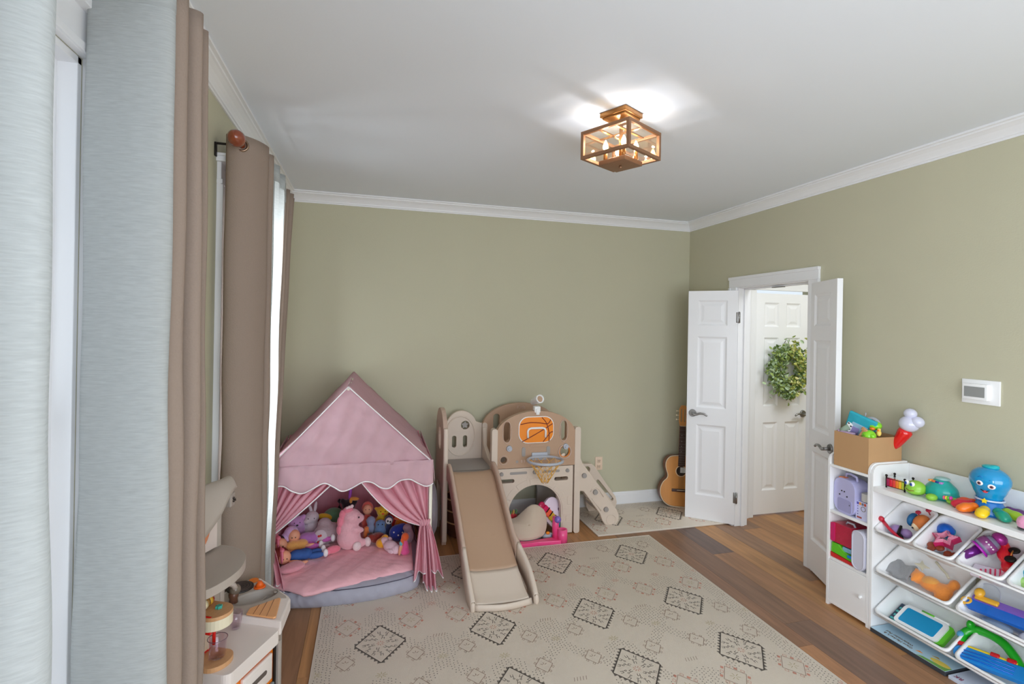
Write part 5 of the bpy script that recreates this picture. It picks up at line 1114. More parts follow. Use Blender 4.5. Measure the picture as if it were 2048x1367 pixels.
# ------------------------------------------------------------------ bin rack
YN = 1.372; YF_ = 2.228
rk = thing('bin_rack', 'long white laminate toy rack with tilted plastic bins in three rows', 'storage rack', ((SX + SBK) / 2, 1.8, 0))
side_profile(YF_ - .001, 'side_board', rk, .918, 0); side_profile(YN + .0, 'side_board', rk, .918, 0)
wpan(MB(), YN + .001, YF_ - .017, .775, .803).build('top_shelf', LAM, rk, bevel=.002)
wpan(MB(), YN + .001, YF_ - .017, .775, .918, SBK - .012, SBK).build('back_rail', LAM, rk, bevel=.0015)
wpan(MB(), YN + .001, YF_ - .017, .755, .776, SBK - .05, SBK - .03).build('rear_stretcher', LAM, rk)
for zf, zb in ((.545, .672), (.322, .450), (.094, .222)):
    for x, z in ((SX + .02, zf), (SX + .235, zb)): MB().cone(.006, .006, YF_ - YN - .02, M=AX((x, YN + .002, z), (x, YF_ - .017, z)), seg=10).build('rail', LAM, rk)
BINM = mat('white_bin_plastic', C(234, 236, 240, 1.25), .38, vary=.01)
def bin_mesh(w_):
    """tapered tub with a rolled rim, local: y width, x depth (front at 0), z up, rim plane z=0"""
    g = MB(); D = .262; dp = .095; secs = [(.0, -.010, 1), (.0, 0, 1), (.011, .001, 1), (.013, -.004, 1), (.022, -.05, 1), (.032, -dp + .008, 1), (.044, -dp, 1)]
    loops = []
    for ins, z, _ in secs:
        P = rrect(ins, -w_ / 2 + ins, D - ins, w_ / 2 - ins, max(.008, .026 - ins * .2), 4); loops.append([g.bm.verts.new((a, b, z)) for a, b in P])
    for A, B in zip(loops, loops[1:]):
        n = len(A)
        for k in range(n): f = g.bm.faces.new((A[k], A[(k + 1) % n], B[(k + 1) % n], B[k])); f.smooth = True
    g.bm.faces.new(loops[-1]); return g.mesh('bin', BINM)
NB, WB = bin_mesh(.196), bin_mesh(.382)
tilt = math.atan2(.142, .223)
def bin_mat(y, z): return Matrix.Translation((SX - .004, y, z)) @ Matrix.Rotation(-tilt, 4, 'Y')
def bin_(mesh, y, z, label, grp):
    o = bpy.data.objects.new('toy_bin', mesh); COL.objects.link(o); o.matrix_world = bin_mat(y, z); o['label'] = label; o['category'] = 'bin'; o['group'] = grp
    q = o.modifiers.new('solid', 'SOLIDIFY'); q.thickness = .0028; q.offset = -1; FR[o.name] = o.matrix_world.copy(); return o
SB = (2.110, 1.906, 1.702, 1.498); WBY = (2.010, 1.606)
ZR = (.567, .345, .117)
GS_ = 'small white bins in the top row of the rack'; GW_ = 'wide white bins in the lower rows of the rack'
bin_(NB, SB[0], ZR[0], 'small white bin holding a purple toy and a dog toy, next to the cubby cabinet', GS_)
bin_(NB, SB[1], ZR[0], 'small white bin holding pink star cutters', GS_)
bin_(NB, SB[2], ZR[0], 'small white bin holding the purple microphone', GS_)
bin_(NB, SB[3], ZR[0], 'small white bin with a cyan bird toy at the right edge', GS_)
bin_(WB, WBY[0], ZR[1], 'wide white bin with the orange plush cat in it', GW_)
bin_(WB, WBY[1], ZR[1], 'wide white bin with a blue and purple toy at the right edge', GW_)
bin_(WB, WBY[0], ZR[2], 'lowest wide white bin holding the drawing tablet', GW_)
bin_(WB, WBY[1], ZR[2], 'lowest wide white bin with the green and blue toys at the right edge', GW_)

# ------------------------------------------------------------------ things on and in the cubby cabinet
def at(name, label, cat, M, group=None):
    p = M.translation; return thing(name, label, cat, tuple(p), 0, group)
def put(par, name, m, M, fn, bev=0, lab=None, **k):
    g = MB(); fn(g, M); return g.build(name, m, par, bevel=bev, label=lab, **k)
KFT = mat('kraft_cardboard', C(176, 138, 98, 1.2), .8, vary=.04, vs=8, bump=.08, bs=60)
bxo = thing('cardboard_box', 'open brown cardboard box full of toys on top of the cubby cabinet', 'box', (2.85, 2.355, .857))
BP0, BP1, BP2, BP3 = (2.722, 2.470), (2.722, 2.247), (2.965, 2.245), (2.965, 2.468)
z0, z1 = .858, 1.062
for a, b in ((BP0, BP1), (BP1, BP2), (BP2, BP3), (BP3, BP0)):
    d = Vector((b[0] - a[0], b[1] - a[1], 0)); L_ = d.length; an = math.atan2(d.y, d.x)
    MB().box((L_ / 2, .002, (z1 + z0) / 2), (L_, .004, z1 - z0), M=T(a[0], a[1], 0, rz=an)).build('box_side', KFT, bxo)
MB().box((2.843, 2.357, z0 + .002), (.243, .22, .004)).build('box_bottom', KFT, bxo)
def R(M, x, y, z, rx=0, ry=0, rz=0): return M @ T(x, y, z, rx, ry, rz)
I4 = Matrix()
# cloth book with teal cover
TEAL = mat('teal_fabric', C(40, 160, 180, 1.15), .7, vary=.25, vs=16, bump=.5, bs=80)
M_ = T(2.80, 2.365, 1.100, .38, -.35, .25)
t = at('cloth_book', 'teal crinkle cloth book sticking up out of the cardboard box', 'book', M_)
put(t, 'cover', TEAL, M_, lambda g, M: g.box((0, 0, .010), (.020, .150, .135), M=M, bev=.006))
put(t, 'page', mat('sky_page', C(150, 184, 206, 1.2), .6), M_, lambda g, M: g.box((-.0125, .0, -.016), (.006, .085, .075), M=M, bev=.002))
put(t, 'cloud_patch', mat('lilac_patch', C(150, 140, 190, 1.2), .6), M_, lambda g, M: g.box((-.0165, .018, -.030), (.003, .04, .05), M=M, bev=.001))
M_ = T(2.745, 2.318, 1.062, .55, .10, .0)
t = at('toy_mallet', 'tan wooden toy mallet lying in front of the teal cloth book', 'toy', M_)
put(t, 'handle', WDT, M_, lambda g, M: g.box((0, 0, 0), (.010, .016, .085), M=M, bev=.003).box((0, 0, .042), (.014, .036, .022), M=M, bev=.005))
M_ = T(2.775, 2.425, 1.080, .5, -.1, .2)
BWP = mat('black_white_pattern', (.04, .04, .04, 1), .7)
t = at('crinkle_toy', 'black and white patterned soft toy panel at the back left of the cardboard box', 'toy', M_)
put(t, 'panel', WHT, M_, lambda g, M: g.box((0, 0, 0), (.014, .035, .09), M=M, bev=.006))
for k in range(8): put(t, 'patch', BWP, M_, lambda g, M: g.ell((-.0075, -.010 + (k % 2) * .018, -.036 + k * .0105), (.002, .006, .0045), M=M))
M_ = T(2.762, 2.448, 1.068, .9, 0, .2)
t = at('cloth_roll', 'grey-green cloth roll at the left corner of the cardboard box', 'toy', M_)
put(t, 'roll', mat('sage_cloth', C(140, 156, 136, 1.2), .8, vary=.2, vs=30), M_, lambda g, M: g.cone(.016, .016, .075, M=M @ T(0, 0, -.03), seg=16))
put(t, 'label_strip', mat('lilac_cloth', C(190, 160, 190, 1.2), .8), M_, lambda g, M: g.cone(.0165, .0165, .018, M=M @ T(0, 0, -.028), seg=16))
M_ = T(2.752, 2.405, 1.058, 0, 0, 0)
t = at('flap_toy', 'dark-edged lilac fabric toy lying on the near rim of the cardboard box', 'toy', M_)
put(t, 'flap', mat('lilac_cloth', C(190, 160, 190, 1.2), .8), M_, lambda g, M: g.box((0, 0, 0), (.03, .085, .016), M=M @ T(0, 0, 0, rx=-.0), bev=.006))
put(t, 'edge', BLACKM, M_, lambda g, M: g.box((-.014, 0, -.004), (.006, .088, .005), M=M, bev=.002))
M_ = T(2.90, 2.375, 1.11, .1, .1, .2)
t = at('plastic_mirror', 'grey oval plastic toy mirror at the back of the cardboard box', 'toy', M_)
put(t, 'mirror_frame', GRYB, M_, lambda g, M: g.ell((0, 0, 0), (.012, .050, .045), M=M))
put(t, 'mirror_face', mat('mirror_face', C(120, 130, 145), .15, metal=.7), M_, lambda g, M: g.ell((-.010, .0, 0), (.004, .034, .032), M=M))
put(t, 'antenna', GRYB, M_, lambda g, M: g.cone(.004, .003, .03, M=M @ T(0, .045, .030), seg=8))
LIME = mat('lime_plastic', C(130, 206, 40, 1.15), .3, vary=.04, coat=.3); ORP = mat('orange_plastic', C(236, 120, 24, 1.15), .3, coat=.3)
M_ = T(2.765, 2.262, 1.065)
t = at('ball_toy', 'lime green ball rattle with face at the front of the cardboard box', 'toy', M_)
put(t, 'ball', LIME, M_, lambda g, M: g.ell((0, .02, 0), .036, M=M))
put(t, 'ball_ears', LIME, M_, lambda g, M: g.ell((-.010, -.008, .006), (.014, .016, .014), M=M), kind='stuff')
for s in (-1, 1): put(t, 'eye', BLK, M_, lambda g, M: g.ell((-.034, .022 + s * .004, .004), (.002, .0015, .006), M=M))
M_ = T(2.83, 2.300, 1.108)
t = at('frog_toy', 'lime green frog toy with orange feet perched behind the lime ball', 'toy', M_)
put(t, 'head', LIME, M_, lambda g, M: g.ell((0, 0, .012), (.034, .036, .026), M=M))
put(t, 'mouth', ORP, M_, lambda g, M: g.ell((-.026, -.006, -.004), (.014, .016, .010), M=M))
put(t, 'foot', ORP, M_, lambda g, M: g.ell((-.012, .052, -.010), (.018, .026, .014), M=M))
put(t, 'collar', mat('teal_ring', C(30, 130, 170, 1.1), .4), M_, lambda g, M: g.ell((0, .018, -.020), (.020, .018, .018), M=M))
M_ = T(2.80, 2.235 + .03, 1.085)
t = at('plush_giraffe', 'tiny yellow and orange animal figure right of the lime ball in the box', 'toy', M_)
put(t, 'body', mat('pale_yellow', C(230, 200, 100, 1.1), .6), M_, lambda g, M: g.ell((.01, -.006, 0), (.012, .012, .018), M=M).ell((.008, -.008, .02), (.009, .010, .009), M=M))
put(t, 'muzzle', ORP, M_, lambda g, M: g.ell((-.001, -.010, .016), (.006, .006, .005), M=M))
M_ = T(2.78, 2.31, 1.056)
t = at('soft_block', 'crimson and teal soft block between the cloth book and the lime ball', 'toy', M_)
put(t, 'block', mat('teal_grey', C(90, 140, 140, 1.1), .7), M_, lambda g, M: g.box((0, 0, 0), (.04, .05, .02), M=M, bev=.006))
put(t, 'block_top', mat('crimson_cloth', C(180, 30, 60, 1.1), .7), M_, lambda g, M: g.box((.002, .004, .013), (.034, .036, .010), M=M, bev=.004))
# balloon
BALW = mat('balloon_lilac_white', C(196, 196, 214, 1.25), .22, vary=.02, coat=.6); BALR = mat('balloon_red', C(214, 18, 20, 1.1), .2, vary=.02, coat=.6)
t = thing('balloon_sculpture', 'balloon shaped like a white ice cream swirl in a red cone', 'balloon', (2.86, 2.165, 1.03))
put(t, 'cone_balloon', BALR, I4, lambda g, M: g.cone(.006, .007, .12, M=M @ AX((2.905, 2.30, .870), (2.922, 2.262, .992)), seg=10).lathe([(0, 0), (.012, .004), (.022, .03), (.028, .06), (.032, .09), (.036, .115), (.034, .13), (.02, .14), (0, .142)], 24, M=AX((2.922, 2.262, .990), (2.942, 2.196, 1.120))))
for c, r in (((2.944, 2.190, 1.146), .048), ((2.950, 2.150, 1.163), .033), ((2.944, 2.184, 1.205), .031)):
    put(t, 'bubble', BALW, I4, lambda g, M: g.ell(c, (r, r * 1.08, r * .95)))

# cubby: upper shelf
LAV = mat('lavender_plastic', C(178, 176, 214, 1.2), .35, vary=.02)
t = thing('toy_case', 'lavender plastic toy case with an orange sticker on the upper cubby shelf', 'toy', (2.80, 2.43, .58))
LVM = Matrix.Translation((2.735, 2.405, .581)) @ Matrix.Rotation(-.12, 4, 'Z') @ YZ
MB().prism(rrect(-.075, 0, .082, .205, .055, 6), .10, M=LVM).build('case', LAV, t, bevel=.016)
MB().prism(rrect(.01, .178, .060, .206, .012, 3), .03, M=LVM @ T(0, .001, .012)).build('sticker', ORP, t, label='orange sticker')
MB().prism(rrect(-.055, .012, .05, .085, .012, 3), .006, M=LVM @ T(0, 0, -.003)).build('keypad', mat('lavender_dark', C(160, 158, 200, 1.15), .4), t, bevel=.002)
for a, b in ((.02, .13), (.0, .13), (-.02, .105), (.035, .105), (-.04, .06)): MB().cone(.004, .004, .004, M=LVM @ T(a, b, -.003), seg=10).build('screw', BLACKM, t)
MB().tube([LVM @ Vector(v) for v in ((-.05, .20, .04), (-.045, .225, .04), (.0, .232, .04), (.03, .228, .04), (.035, .20, .04))], .007, 8).build('carry_handle', LAV, t)
PBX = mat('pale_box_card', C(196, 196, 224, 1.2), .5)
t = thing('puzzle_box', 'small lilac printed card box standing in front of the lavender case', 'box', (2.755, 2.29, .58))
MB().box((2.766, 2.300, .632), (.052, .070, .103)).build('carton', PBX, t, bevel=.001)
for k, c in enumerate(((90, 84, 170), (236, 150, 60), (110, 120, 140), (196, 80, 60))):
    MB().box((2.7395, 2.322 - .015 * k, .672), (.0012, .012, .014)).build('print_tile', mat('tile_%d' % k, C(*c, 1.1), .5), t)
MB().prism(circ(2.288, .645, .015, n=16), .0012, [circ(2.288, .645, .012, n=16)], M=Matrix.Translation((2.739, 0, 0)) @ YZ).build('print_ring', INK, t)
for zz in (.655, .64, .625, .61): MB().box((2.7397, 2.322, zz), (.001, .006, .006)).build('print_mark', mat('mark_violet', C(110, 100, 170), .5), t)
MB().box((2.7397, 2.312, .592), (.001, .030, .010)).build('print_band', mat('print_red', C(170, 80, 70), .5), t)
MB().box((2.7655, 2.3352, .632), (.040, .0012, .09)).build('side_print', mat('side_violet', C(120, 120, 190, 1.1), .5), t)
t = thing('grey_tray', 'pale grey plastic toy lying at the right end of the upper cubby shelf', 'toy', (2.83, 2.275, .68))
MB().prism(rrect(-.09, -.028, .09, .028, .02, 4), .045, M=T(2.825, 2.280, .690)).build('tray', mat('warm_grey_plastic', C(184, 182, 178, 1.2), .45), t, bevel=.008)
t = thing('flash_card_box', 'pale yellow-green card box at the right end of the upper cubby shelf', 'box', (2.80, 2.256, .58))
MB().box((2.80, 2.256, .633), (.10, .018, .105)).build('carton', mat('pale_lime_card', C(214, 218, 170, 1.2), .6), t, bevel=.001)
# cubby: lower shelf
GLT = mat('red_glitter_plastic', C(178, 30, 62, 1.15), .3, vary=.5, vs=220, coat=.4)
t = thing('carry_case', 'red glittery lunch case on the lower cubby shelf, on the green toy', 'case', (2.80, 2.42, .385))
CM = Matrix.Translation((2.728, 2.425, .392)) @ YZ
MB().prism(rrect(-.088, 0, .062, .118, .025, 5), .16, M=CM).build('case_body', GLT, t, bevel=.012)
MB().prism(rrect(.032, .002, .060, .114, .010, 4), .006, M=CM @ T(0, 0, -.005)).build('case_trim', mat('pink_edge', C(200, 34, 100, 1.15), .3), t, bevel=.003)
MB().tube([(2.77, 2.42, .508), (2.77, 2.41, .524), (2.77, 2.37, .524), (2.77, 2.36, .508)], .006, 8).build('case_handle', GRYB, t)
GRN = mat('green_plastic', C(92, 190, 30, 1.15), .3, coat=.3)
t = thing('toy_laptop', 'green and red plastic toy computer under the red glittery case', 'toy', (2.80, 2.40, .297))
CM = Matrix.Translation((2.726, 2.41, .297)) @ YZ
MB().prism([(-.085, 0), (.075, 0), (.078, .028), (-.085, .016)], .17, M=CM).build('red_base', mat('tomato_plastic', C(206, 34, 36, 1.1), .3, coat=.3), t, bevel=.004)
MB().prism([(-.085, .017), (.076, .029), (.072, .088), (.02, .090), (-.02, .060), (-.085, .050)], .165, M=CM @ T(0, 0, .001)).build('green_shell', GRN, t, bevel=.006)
MB().box((2.745, 2.375, .371), (.03, .07, .026), bev=.004).build('picture_keys', mat('picture_blue', C(130, 180, 214, 1.1), .4, vary=.5, vs=60), t)
MB().box((2.722, 2.352, .345), (.012, .030, .016), bev=.004).build('blue_button', mat('bright_blue', C(20, 130, 214, 1.1), .3), t)
FROST = mat('frosted_lilac_plastic', C(196, 196, 210, 1.15), .3, vary=.02, coat=.2)
t = thing('storage_tub', 'frosted lilac-grey plastic case at the right of the lower cubby shelf', 'case', (2.77, 2.285, .297))
MB().prism(rrect(-.040, 0, .044, .225, .038, 6), .13, M=Matrix.Translation((2.712, 2.291, .298)) @ YZ).build('tub_body', FROST, t, bevel=.014)
MB().tube([(2.712, 2.291 + a, .298 + b) for a, b in rrect(-.034, .006, .038, .219, .034, 6)], .003, 6, closed=True).build('tub_rim', FROST, t)

# ------------------------------------------------------------------ on top of the bin rack
t = thing('bead_frame', 'small rainbow abacus with black posts on top of the rack', 'toy', (2.80, 2.13, .803))
XM = T(2.775, 2.132, .804, rz=.15)
for y_ in (-.046, .046):
    for x_ in (0, .075):
        MB().cone(.004, .004, .062, M=XM @ T(x_, y_, 0), seg=10).ell((x_, y_, .066), .0065, M=XM).build('post', BLACKM, t)
for k, c in enumerate(((150, 20, 70), (206, 24, 50), (214, 60, 50), (226, 120, 40), (232, 176, 40), (180, 196, 60))):
    MB().box((.002, .038 - k * .0152, .031), (.010, .0142, .048), M=XM, bev=.003).build('bar', mat('bar_%d' % k, C(*c, 1.1), .35), t)
for z_ in (.010, .052): MB().cone(.0016, .0016, .092, M=XM @ T(-.004, -.046, z_, rx=-PI/2), seg=6).build('wire', BLACKM, t)
MB().box((.04, 0, .058), (.072, .088, .003), M=XM).build('clear_top', glass('clear_lid', (.95, .97, .97, 1)), t)
TUR = mat('turtle_teal', C(20, 160, 150, 1.1), .35, vary=.04, coat=.3); TGR = mat('turtle_green', C(140, 196, 60, 1.1), .4, vary=.04, coat=.2)
t = thing('turtle_toy', 'teal and green plastic turtle toy with big eyes on top of the rack', 'toy', (2.86, 1.99, .803))
blob([((2.872, 1.965, .842), (.068, .074, .052)), ((2.872, 1.968, .868), (.048, .052, .040)), ((2.872, 1.962, .822), (.072, .080, .018))], 'shell', TUR, t, vox=.006, local=False)
blob([((2.805, 2.045, .842), (.042, .046, .036)), ((2.80, 2.045, .828), (.044, .048, .024))], 'head', TGR, t, vox=.005, local=False)
for yy, zz in ((2.066, .864), (2.038, .862)):
    MB().ell((2.770, yy, zz), (.010, .011, .013)).build('eye', WHT, t); MB().ell((2.761, yy + .001, zz - .001), (.004, .0065, .008)).build('iris', mat('iris_blue', C(20, 60, 150), .3), t)
MB().tube([(2.760, 2.064, .834), (2.757, 2.045, .827), (2.762, 2.024, .832)], .0018, 6).build('smile', MRN, t)
for c in ((2.790, 1.955, .820), (2.83, 1.885, .820)): MB().ell(c, (.028, .024, .017)).build('foot', TGR, t)
for k, c in enumerate(((236, 170, 90), (224, 110, 70), (20, 60, 140), (190, 130, 200))): MB().box((2.838 + k * .002, 1.994 - k * .016, .893 - k * .001), (.022, .015, .010), M=None, bev=.003).build('shell_key', mat('shkey_%d' % k, C(*c, 1.1), .4), t)
MB().ell((2.878, 1.965, .905), (.030, .034, .010)).build('shell_top', mat('shell_lilac', C(150, 190, 190, 1.1), .4), t)
for k, c in enumerate(((226, 90, 140), (230, 200, 60), (90, 190, 60), (200, 60, 160))): MB().ell((2.800, 1.902 - k * .010, .834 + .002 * k), (.010, .0065, .010)).build('spin_bead', mat('sp_%d' % k, C(*c, 1.1), .35), t)
OB = mat('octopus_blue', C(8, 140, 196, 1.1), .2, vary=.06, vs=4, coat=.6); OB2 = mat('octopus_deep_blue', C(8, 110, 190, 1.1), .25, vary=.04, coat=.4)
t = thing('octopus_toy', 'glossy blue octopus toy with coloured feet on top of the rack', 'toy', (2.86, 1.745, .803))
blob([((2.862, 1.745, .962), (.072, .082, .066)), ((2.862, 1.745, .925), (.060, .068, .052)), ((2.862, 1.745, .890), (.048, .054, .035))], 'head', OB, t, vox=.006, local=False, smooth=10)
MB().lathe([(0, 0), (.066, 0), (.070, .012), (.060, .03), (.048, .055), (.044, .07), (0, .07)], 28, M=T(2.862, 1.745, .804)).build('skirt', OB2, t)
MB().tube([(2.862 + .050 * math.cos(a_), 1.745 + .054 * math.sin(a_), .874) for a_ in [2 * PI * k / 32 for k in range(32)]], .0045, 8, closed=True).build('collar', mat('collar_white', C(190, 200, 220, 1.2), .4), t)
MB().prism(star(0, 0, .014, .0075), .006, M=T(2.809, 1.733, .873, rz=math.radians(16)) @ YZ @ T(0, 0, -.006)).build('star_badge', mat('star_yellow', C(240, 206, 30, 1.1), .35), t, bevel=.001)
MB().ell((2.866, 1.745, 1.026), (.030, .034, .010)).ell((2.866, 1.730, 1.032), (.018, .018, .007)).build('cap', mat('cap_teal', C(20, 170, 180, 1.1), .3), t)
for da, zz in ((-.34, .955), (.24, .947)):
    fa = math.radians(199) + da; RS = lambda r_, z_, a_=0.0: (2.862 + (.071 + r_) * math.cos(fa + a_), 1.745 + (.080 + r_) * math.sin(fa + a_), z_)
    MB().ell((0, 0, 0), (.004, .0145, .0120), M=T(*RS(-.003, zz), rz=fa)).build('eye', WHT, t)
    MB().ell((0, 0, 0), (.002, .0075, .007), M=T(*RS(.0005, zz - .001), rz=fa)).build('iris', mat('iris_mauve', C(120, 60, 80), .3), t)
    MB().ell((0, 0, 0), (.0012, .0035, .0035), M=T(*RS(.0022, zz), rz=fa)).build('pupil', BLK, t)
    MB().tube([RS(-.003, zz + .026, -.12), RS(-.006, zz + .032), RS(-.004, zz + .027, .12)], .0016, 6).build('brow', OB2, t)
fa = math.radians(195); RS = lambda r_, z_, a_=0.0: (2.862 + (.062 + r_) * math.cos(fa + a_), 1.745 + (.070 + r_) * math.sin(fa + a_), z_)
MB().tube([RS(.0045, .926, -.22), RS(.001, .917, 0), RS(.0045, .926, .22)], .0022, 6).build('smile', BLK, t); MB().ell((0, 0, 0), (.003, .010, .006), M=T(*RS(.0005, .918), rz=fa)).build('tongue', mat('tongue_red', C(210, 60, 70, 1.1), .4), t)
for a_, c in ((1.62, (236, 76, 30)), (2.15, (206, 24, 56)), (2.75, (232, 116, 24)), (3.45, (240, 196, 20)), (4.15, (10, 148, 120)), (4.75, (150, 184, 40)), (5.3, (90, 40, 110)), (.9, (120, 60, 160))):
    cx, cy = 2.862 + .098 * math.cos(a_), 1.745 + .098 * math.sin(a_)
    m_ = mat('foot_%d_%d_%d' % c, C(*c, 1.1), .3, coat=.3)
    blob([((0, 0, .024), (.034, .027, .023)), ((-.03, 0, .030), (.022, .022, .020)), ((.022, 0, .018), (.024, .026, .018))], 'foot', m_, t, vox=.006, local=False, M=T(cx, cy, .804, rz=a_))
t = thing('plush_charm', 'pink and purple knitted toy at the right end of the rack top', 'toy', (2.77, 1.60, .803))
MB().ell((2.775, 1.560, .835), (.028, .026, .032)).build('body', soft('mauve_pink', 206, 140, 170), t); MB().ell((2.77, 1.562, .812), (.02, .02, .010)).build('base', soft('black', 34, 28, 34), t)

# ------------------------------------------------------------------ things in the bins (each in the tilted frame of its bin)
B1, B2, B3, B4 = (bin_mat(y, ZR[0]) for y in SB); W11, W12 = (bin_mat(y, ZR[1]) for y in WBY); W21, W22 = (bin_mat(y, ZR[2]) for y in WBY)
M_ = R(B1, .075, .075, -.012)
t = at('maraca', 'crimson plastic maraca stick leaning on the bin edge beside the cubby cabinet', 'toy', M_)
put(t, 'stick', mat('crimson_plastic', C(186, 24, 50, 1.1), .3, coat=.3), B1, lambda g, M: g.tube([M @ Vector(v) for v in ((.075, .090, .006), (.055, .045, -.020), (.045, .0, -.045), (.045, -.04, -.06))], [.0095, .0085, .008, .007], 12).ell((.078, .096, .012), .015, M=M))
M_ = R(B1, .085, .02, -.05)
t = at('toy_vehicle', 'purple and black toy vehicle in the bin next to the cubby cabinet', 'toy', M_)
put(t, 'purple_body', mat('dull_purple', C(146, 118, 168, 1.15), .4), M_, lambda g, M: g.ell((0, .018, 0), (.034, .032, .032), M=M).ell((.01, -.025, -.006), (.026, .028, .024), M=M))
put(t, 'black_band', BLACKM, M_, lambda g, M: g.box((-.004, .0, .008), (.056, .012, .044), M=M @ T(0, 0, 0, .3, 0, .3), bev=.004))
put(t, 'wheel', BLACKM, M_, lambda g, M: g.cone(.022, .022, .016, M=M @ T(-.028, -.012, -.01, ry=-.9), seg=20))
put(t, 'hub', NICK, M_, lambda g, M: g.box((-.044, -.012, .0), (.004, .012, .018), M=M @ T(0, 0, 0), bev=.001))
M_ = R(B1, .185, -.025, -.035)
t = at('puppy_toy', 'orange and cream puppy toy with blue hat and red antennae in the leftmost bin', 'toy', M_)
put(t, 'head', mat('caramel_plush', C(206, 118, 56, 1.1), .7, vary=.15, vs=30), M_, lambda g, M: g.ell((0, -.012, 0), (.048, .036, .036), M=M))
put(t, 'muzzle', mat('cream_face', C(226, 204, 170, 1.15), .6), M_, lambda g, M: g.ell((-.034, -.006, -.004), (.024, .022, .024), M=M))
put(t, 'nose', BLK, M_, lambda g, M: g.ell((-.056, -.002, .004), (.005, .006, .005), M=M))
put(t, 'hat', mat('hat_blue', C(16, 90, 140, 1.1), .6), M_, lambda g, M: g.ell((-.004, .030, .004), (.040, .018, .034), M=M))
for a_, b_ in ((.012, .006), (.048, -.026)):
    put(t, 'antenna', mat('antenna_red', C(170, 30, 60, 1.1), .4), M_, lambda g, M: g.ell((a_ + .014, b_, .042), (.013, .014, .007), M=M).cone(.003, .003, .03, M=M @ T(a_ + .01, b_, .014), seg=8))
M_ = R(B2, .135, .018, -.030)
t = at('star_cutters', 'nested pink star-shaped cookie cutters in the second small bin', 'cookie cutters', M_)
PST = mat('pink_cutter', C(232, 150, 176, 1.2), .35); CST = mat('magenta_cutter', C(196, 40, 96, 1.1), .35)
for k, (r_, m_) in enumerate(((.062, CST), (.055, PST), (.047, PST), (.038, PST))):
    put(t, 'cutter', m_, M_, lambda g, M: g.prism(star(0, 0, r_, r_ * .56, 5, .3), .030, [star(0, 0, r_ - .0035, r_ * .56 - .003, 5, .3)], M=M @ T(0, 0, -.022 + .003 * k)), .0008)
M_ = R(B2, .195, .055, -.045)
t = at('blue_ball', 'royal blue ball behind the pink star cutters', 'ball', M_)
put(t, 'ball_shell', mat('ball_blue', C(10, 90, 190, 1.1), .35), M_, lambda g, M: g.ell((0, 0, 0), .038, M=M)); put(t, 'seam', TEAL, M_, lambda g, M: g.tube([M @ Vector((.0385 * math.cos(a_), .0385 * math.sin(a_), -.006)) for a_ in [2 * PI * k / 24 for k in range(24)]], .0016, 6, closed=True))
M_ = R(B2, .085, .045, -.058, 0, 0, .55)
t = at('cookie_pack', 'clear pack of reddish brown toy cookies lying beside the star cutters', 'toy food', M_)
put(t, 'tray', GRYB, M_, lambda g, M: g.box((.012, .0, 0), (.086, .090, .008), M=M, bev=.002)); 
for k in range(5): put(t, 'cookie', mat('brown_cookie', C(136, 56, 28, 1.1), .5, vary=.3, vs=40), M_, lambda g, M: g.ell((-.018 + (k % 3) * .024, -.022 + (k // 3) * .036, .009), (.018, .019, .009), M=M))
M_ = R(B2, .070, -.030, -.066, 0, 0, .2)
t = at('cookie_bag', 'second brown toy cookie pack in the front corner of the star cutter bin', 'toy food', M_)
for k in range(4): put(t, 'cookie', mat('brown_cookie', C(136, 56, 28), .5), M_, lambda g, M: g.ell((-.02 + (k % 2) * .026, -.018 + (k // 2) * .028, .006), (.019, .018, .010), M=M))
# microphone
MA, MZ = B3 @ Vector((.060, .100, -.020)), B3 @ Vector((.215, .015, .010)); MM = AX(MA, MZ)
t = thing('microphone', 'purple karaoke microphone with glitter head lying in the third small bin', 'microphone', tuple(MA))
PM_ = mat('deep_purple_metal', C(110, 36, 130, 1.1), .25, metal=.5, coat=.5)
MB().cone(.017, .020, .080, M=MM, seg=24).build('handle', PM_, t); MB().cone(.0175, .0175, .006, M=MM @ T(0, 0, -.004), seg=24).build('end_cap', mat('cap_blue', C(70, 130, 190, 1.1), .3), t)
MB().cone(.042, .040, .010, M=MM @ T(0, 0, .078), seg=32).build('flange', mat('bright_violet', C(170, 20, 170, 1.1), .25, coat=.5), t)
MB().lathe([(0, 0), (.036, 0), (.040, .02), (.038, .05), (.030, .070), (0, .072)], 28, M=MM @ T(0, 0, .088)).build('speaker_body', mat('silver_violet', C(150, 150, 176, 1.15), .25, metal=.4), t)
MB().lathe([(.0405, .014), (.0415, .03), (.0395, .052), (.036, .052)], 28, M=MM @ T(0, 0, .088)).build('control_band', mat('mauve_control', C(140, 70, 130, 1.1), .3), t)
for a_ in (-.2, .1, .4, .7): MB().ell((.042 * math.cos(a_ + 2.6), .042 * math.sin(a_ + 2.6), .122), (.004, .004, .004), M=MM).build('button', WHT, t)
MB().ell((0, 0, .178), (.031, .031, .028), M=MM).build('grille', mat('glitter_magenta', C(166, 50, 140, 1.1), .3, vary=.6, vs=300, metal=.4), t)
M_ = R(B3, .165, -.015, -.035, 0, 0, .4)
t = at('toy_shoes', 'glossy red toy shoe with black sunglasses behind it, under the microphone', 'toy', M_)
RDP = mat('glossy_red', C(206, 16, 30, 1.1), .2, coat=.6)
blob([((.01, 0, 0), (.05, .030, .028)), ((-.05, -.015, -.015), (.04, .032, .022)), ((.05, .0, .015), (.02, .022, .03))], 'shoe', RDP, t, vox=.006, local=False, M=M_)
for s in (0, 1): put(t, 'lens', BLACKM, M_, lambda g, M: g.ell((-.035 + s * .055, -.028 - s * .01, .020), (.020, .022, .008), M=M))
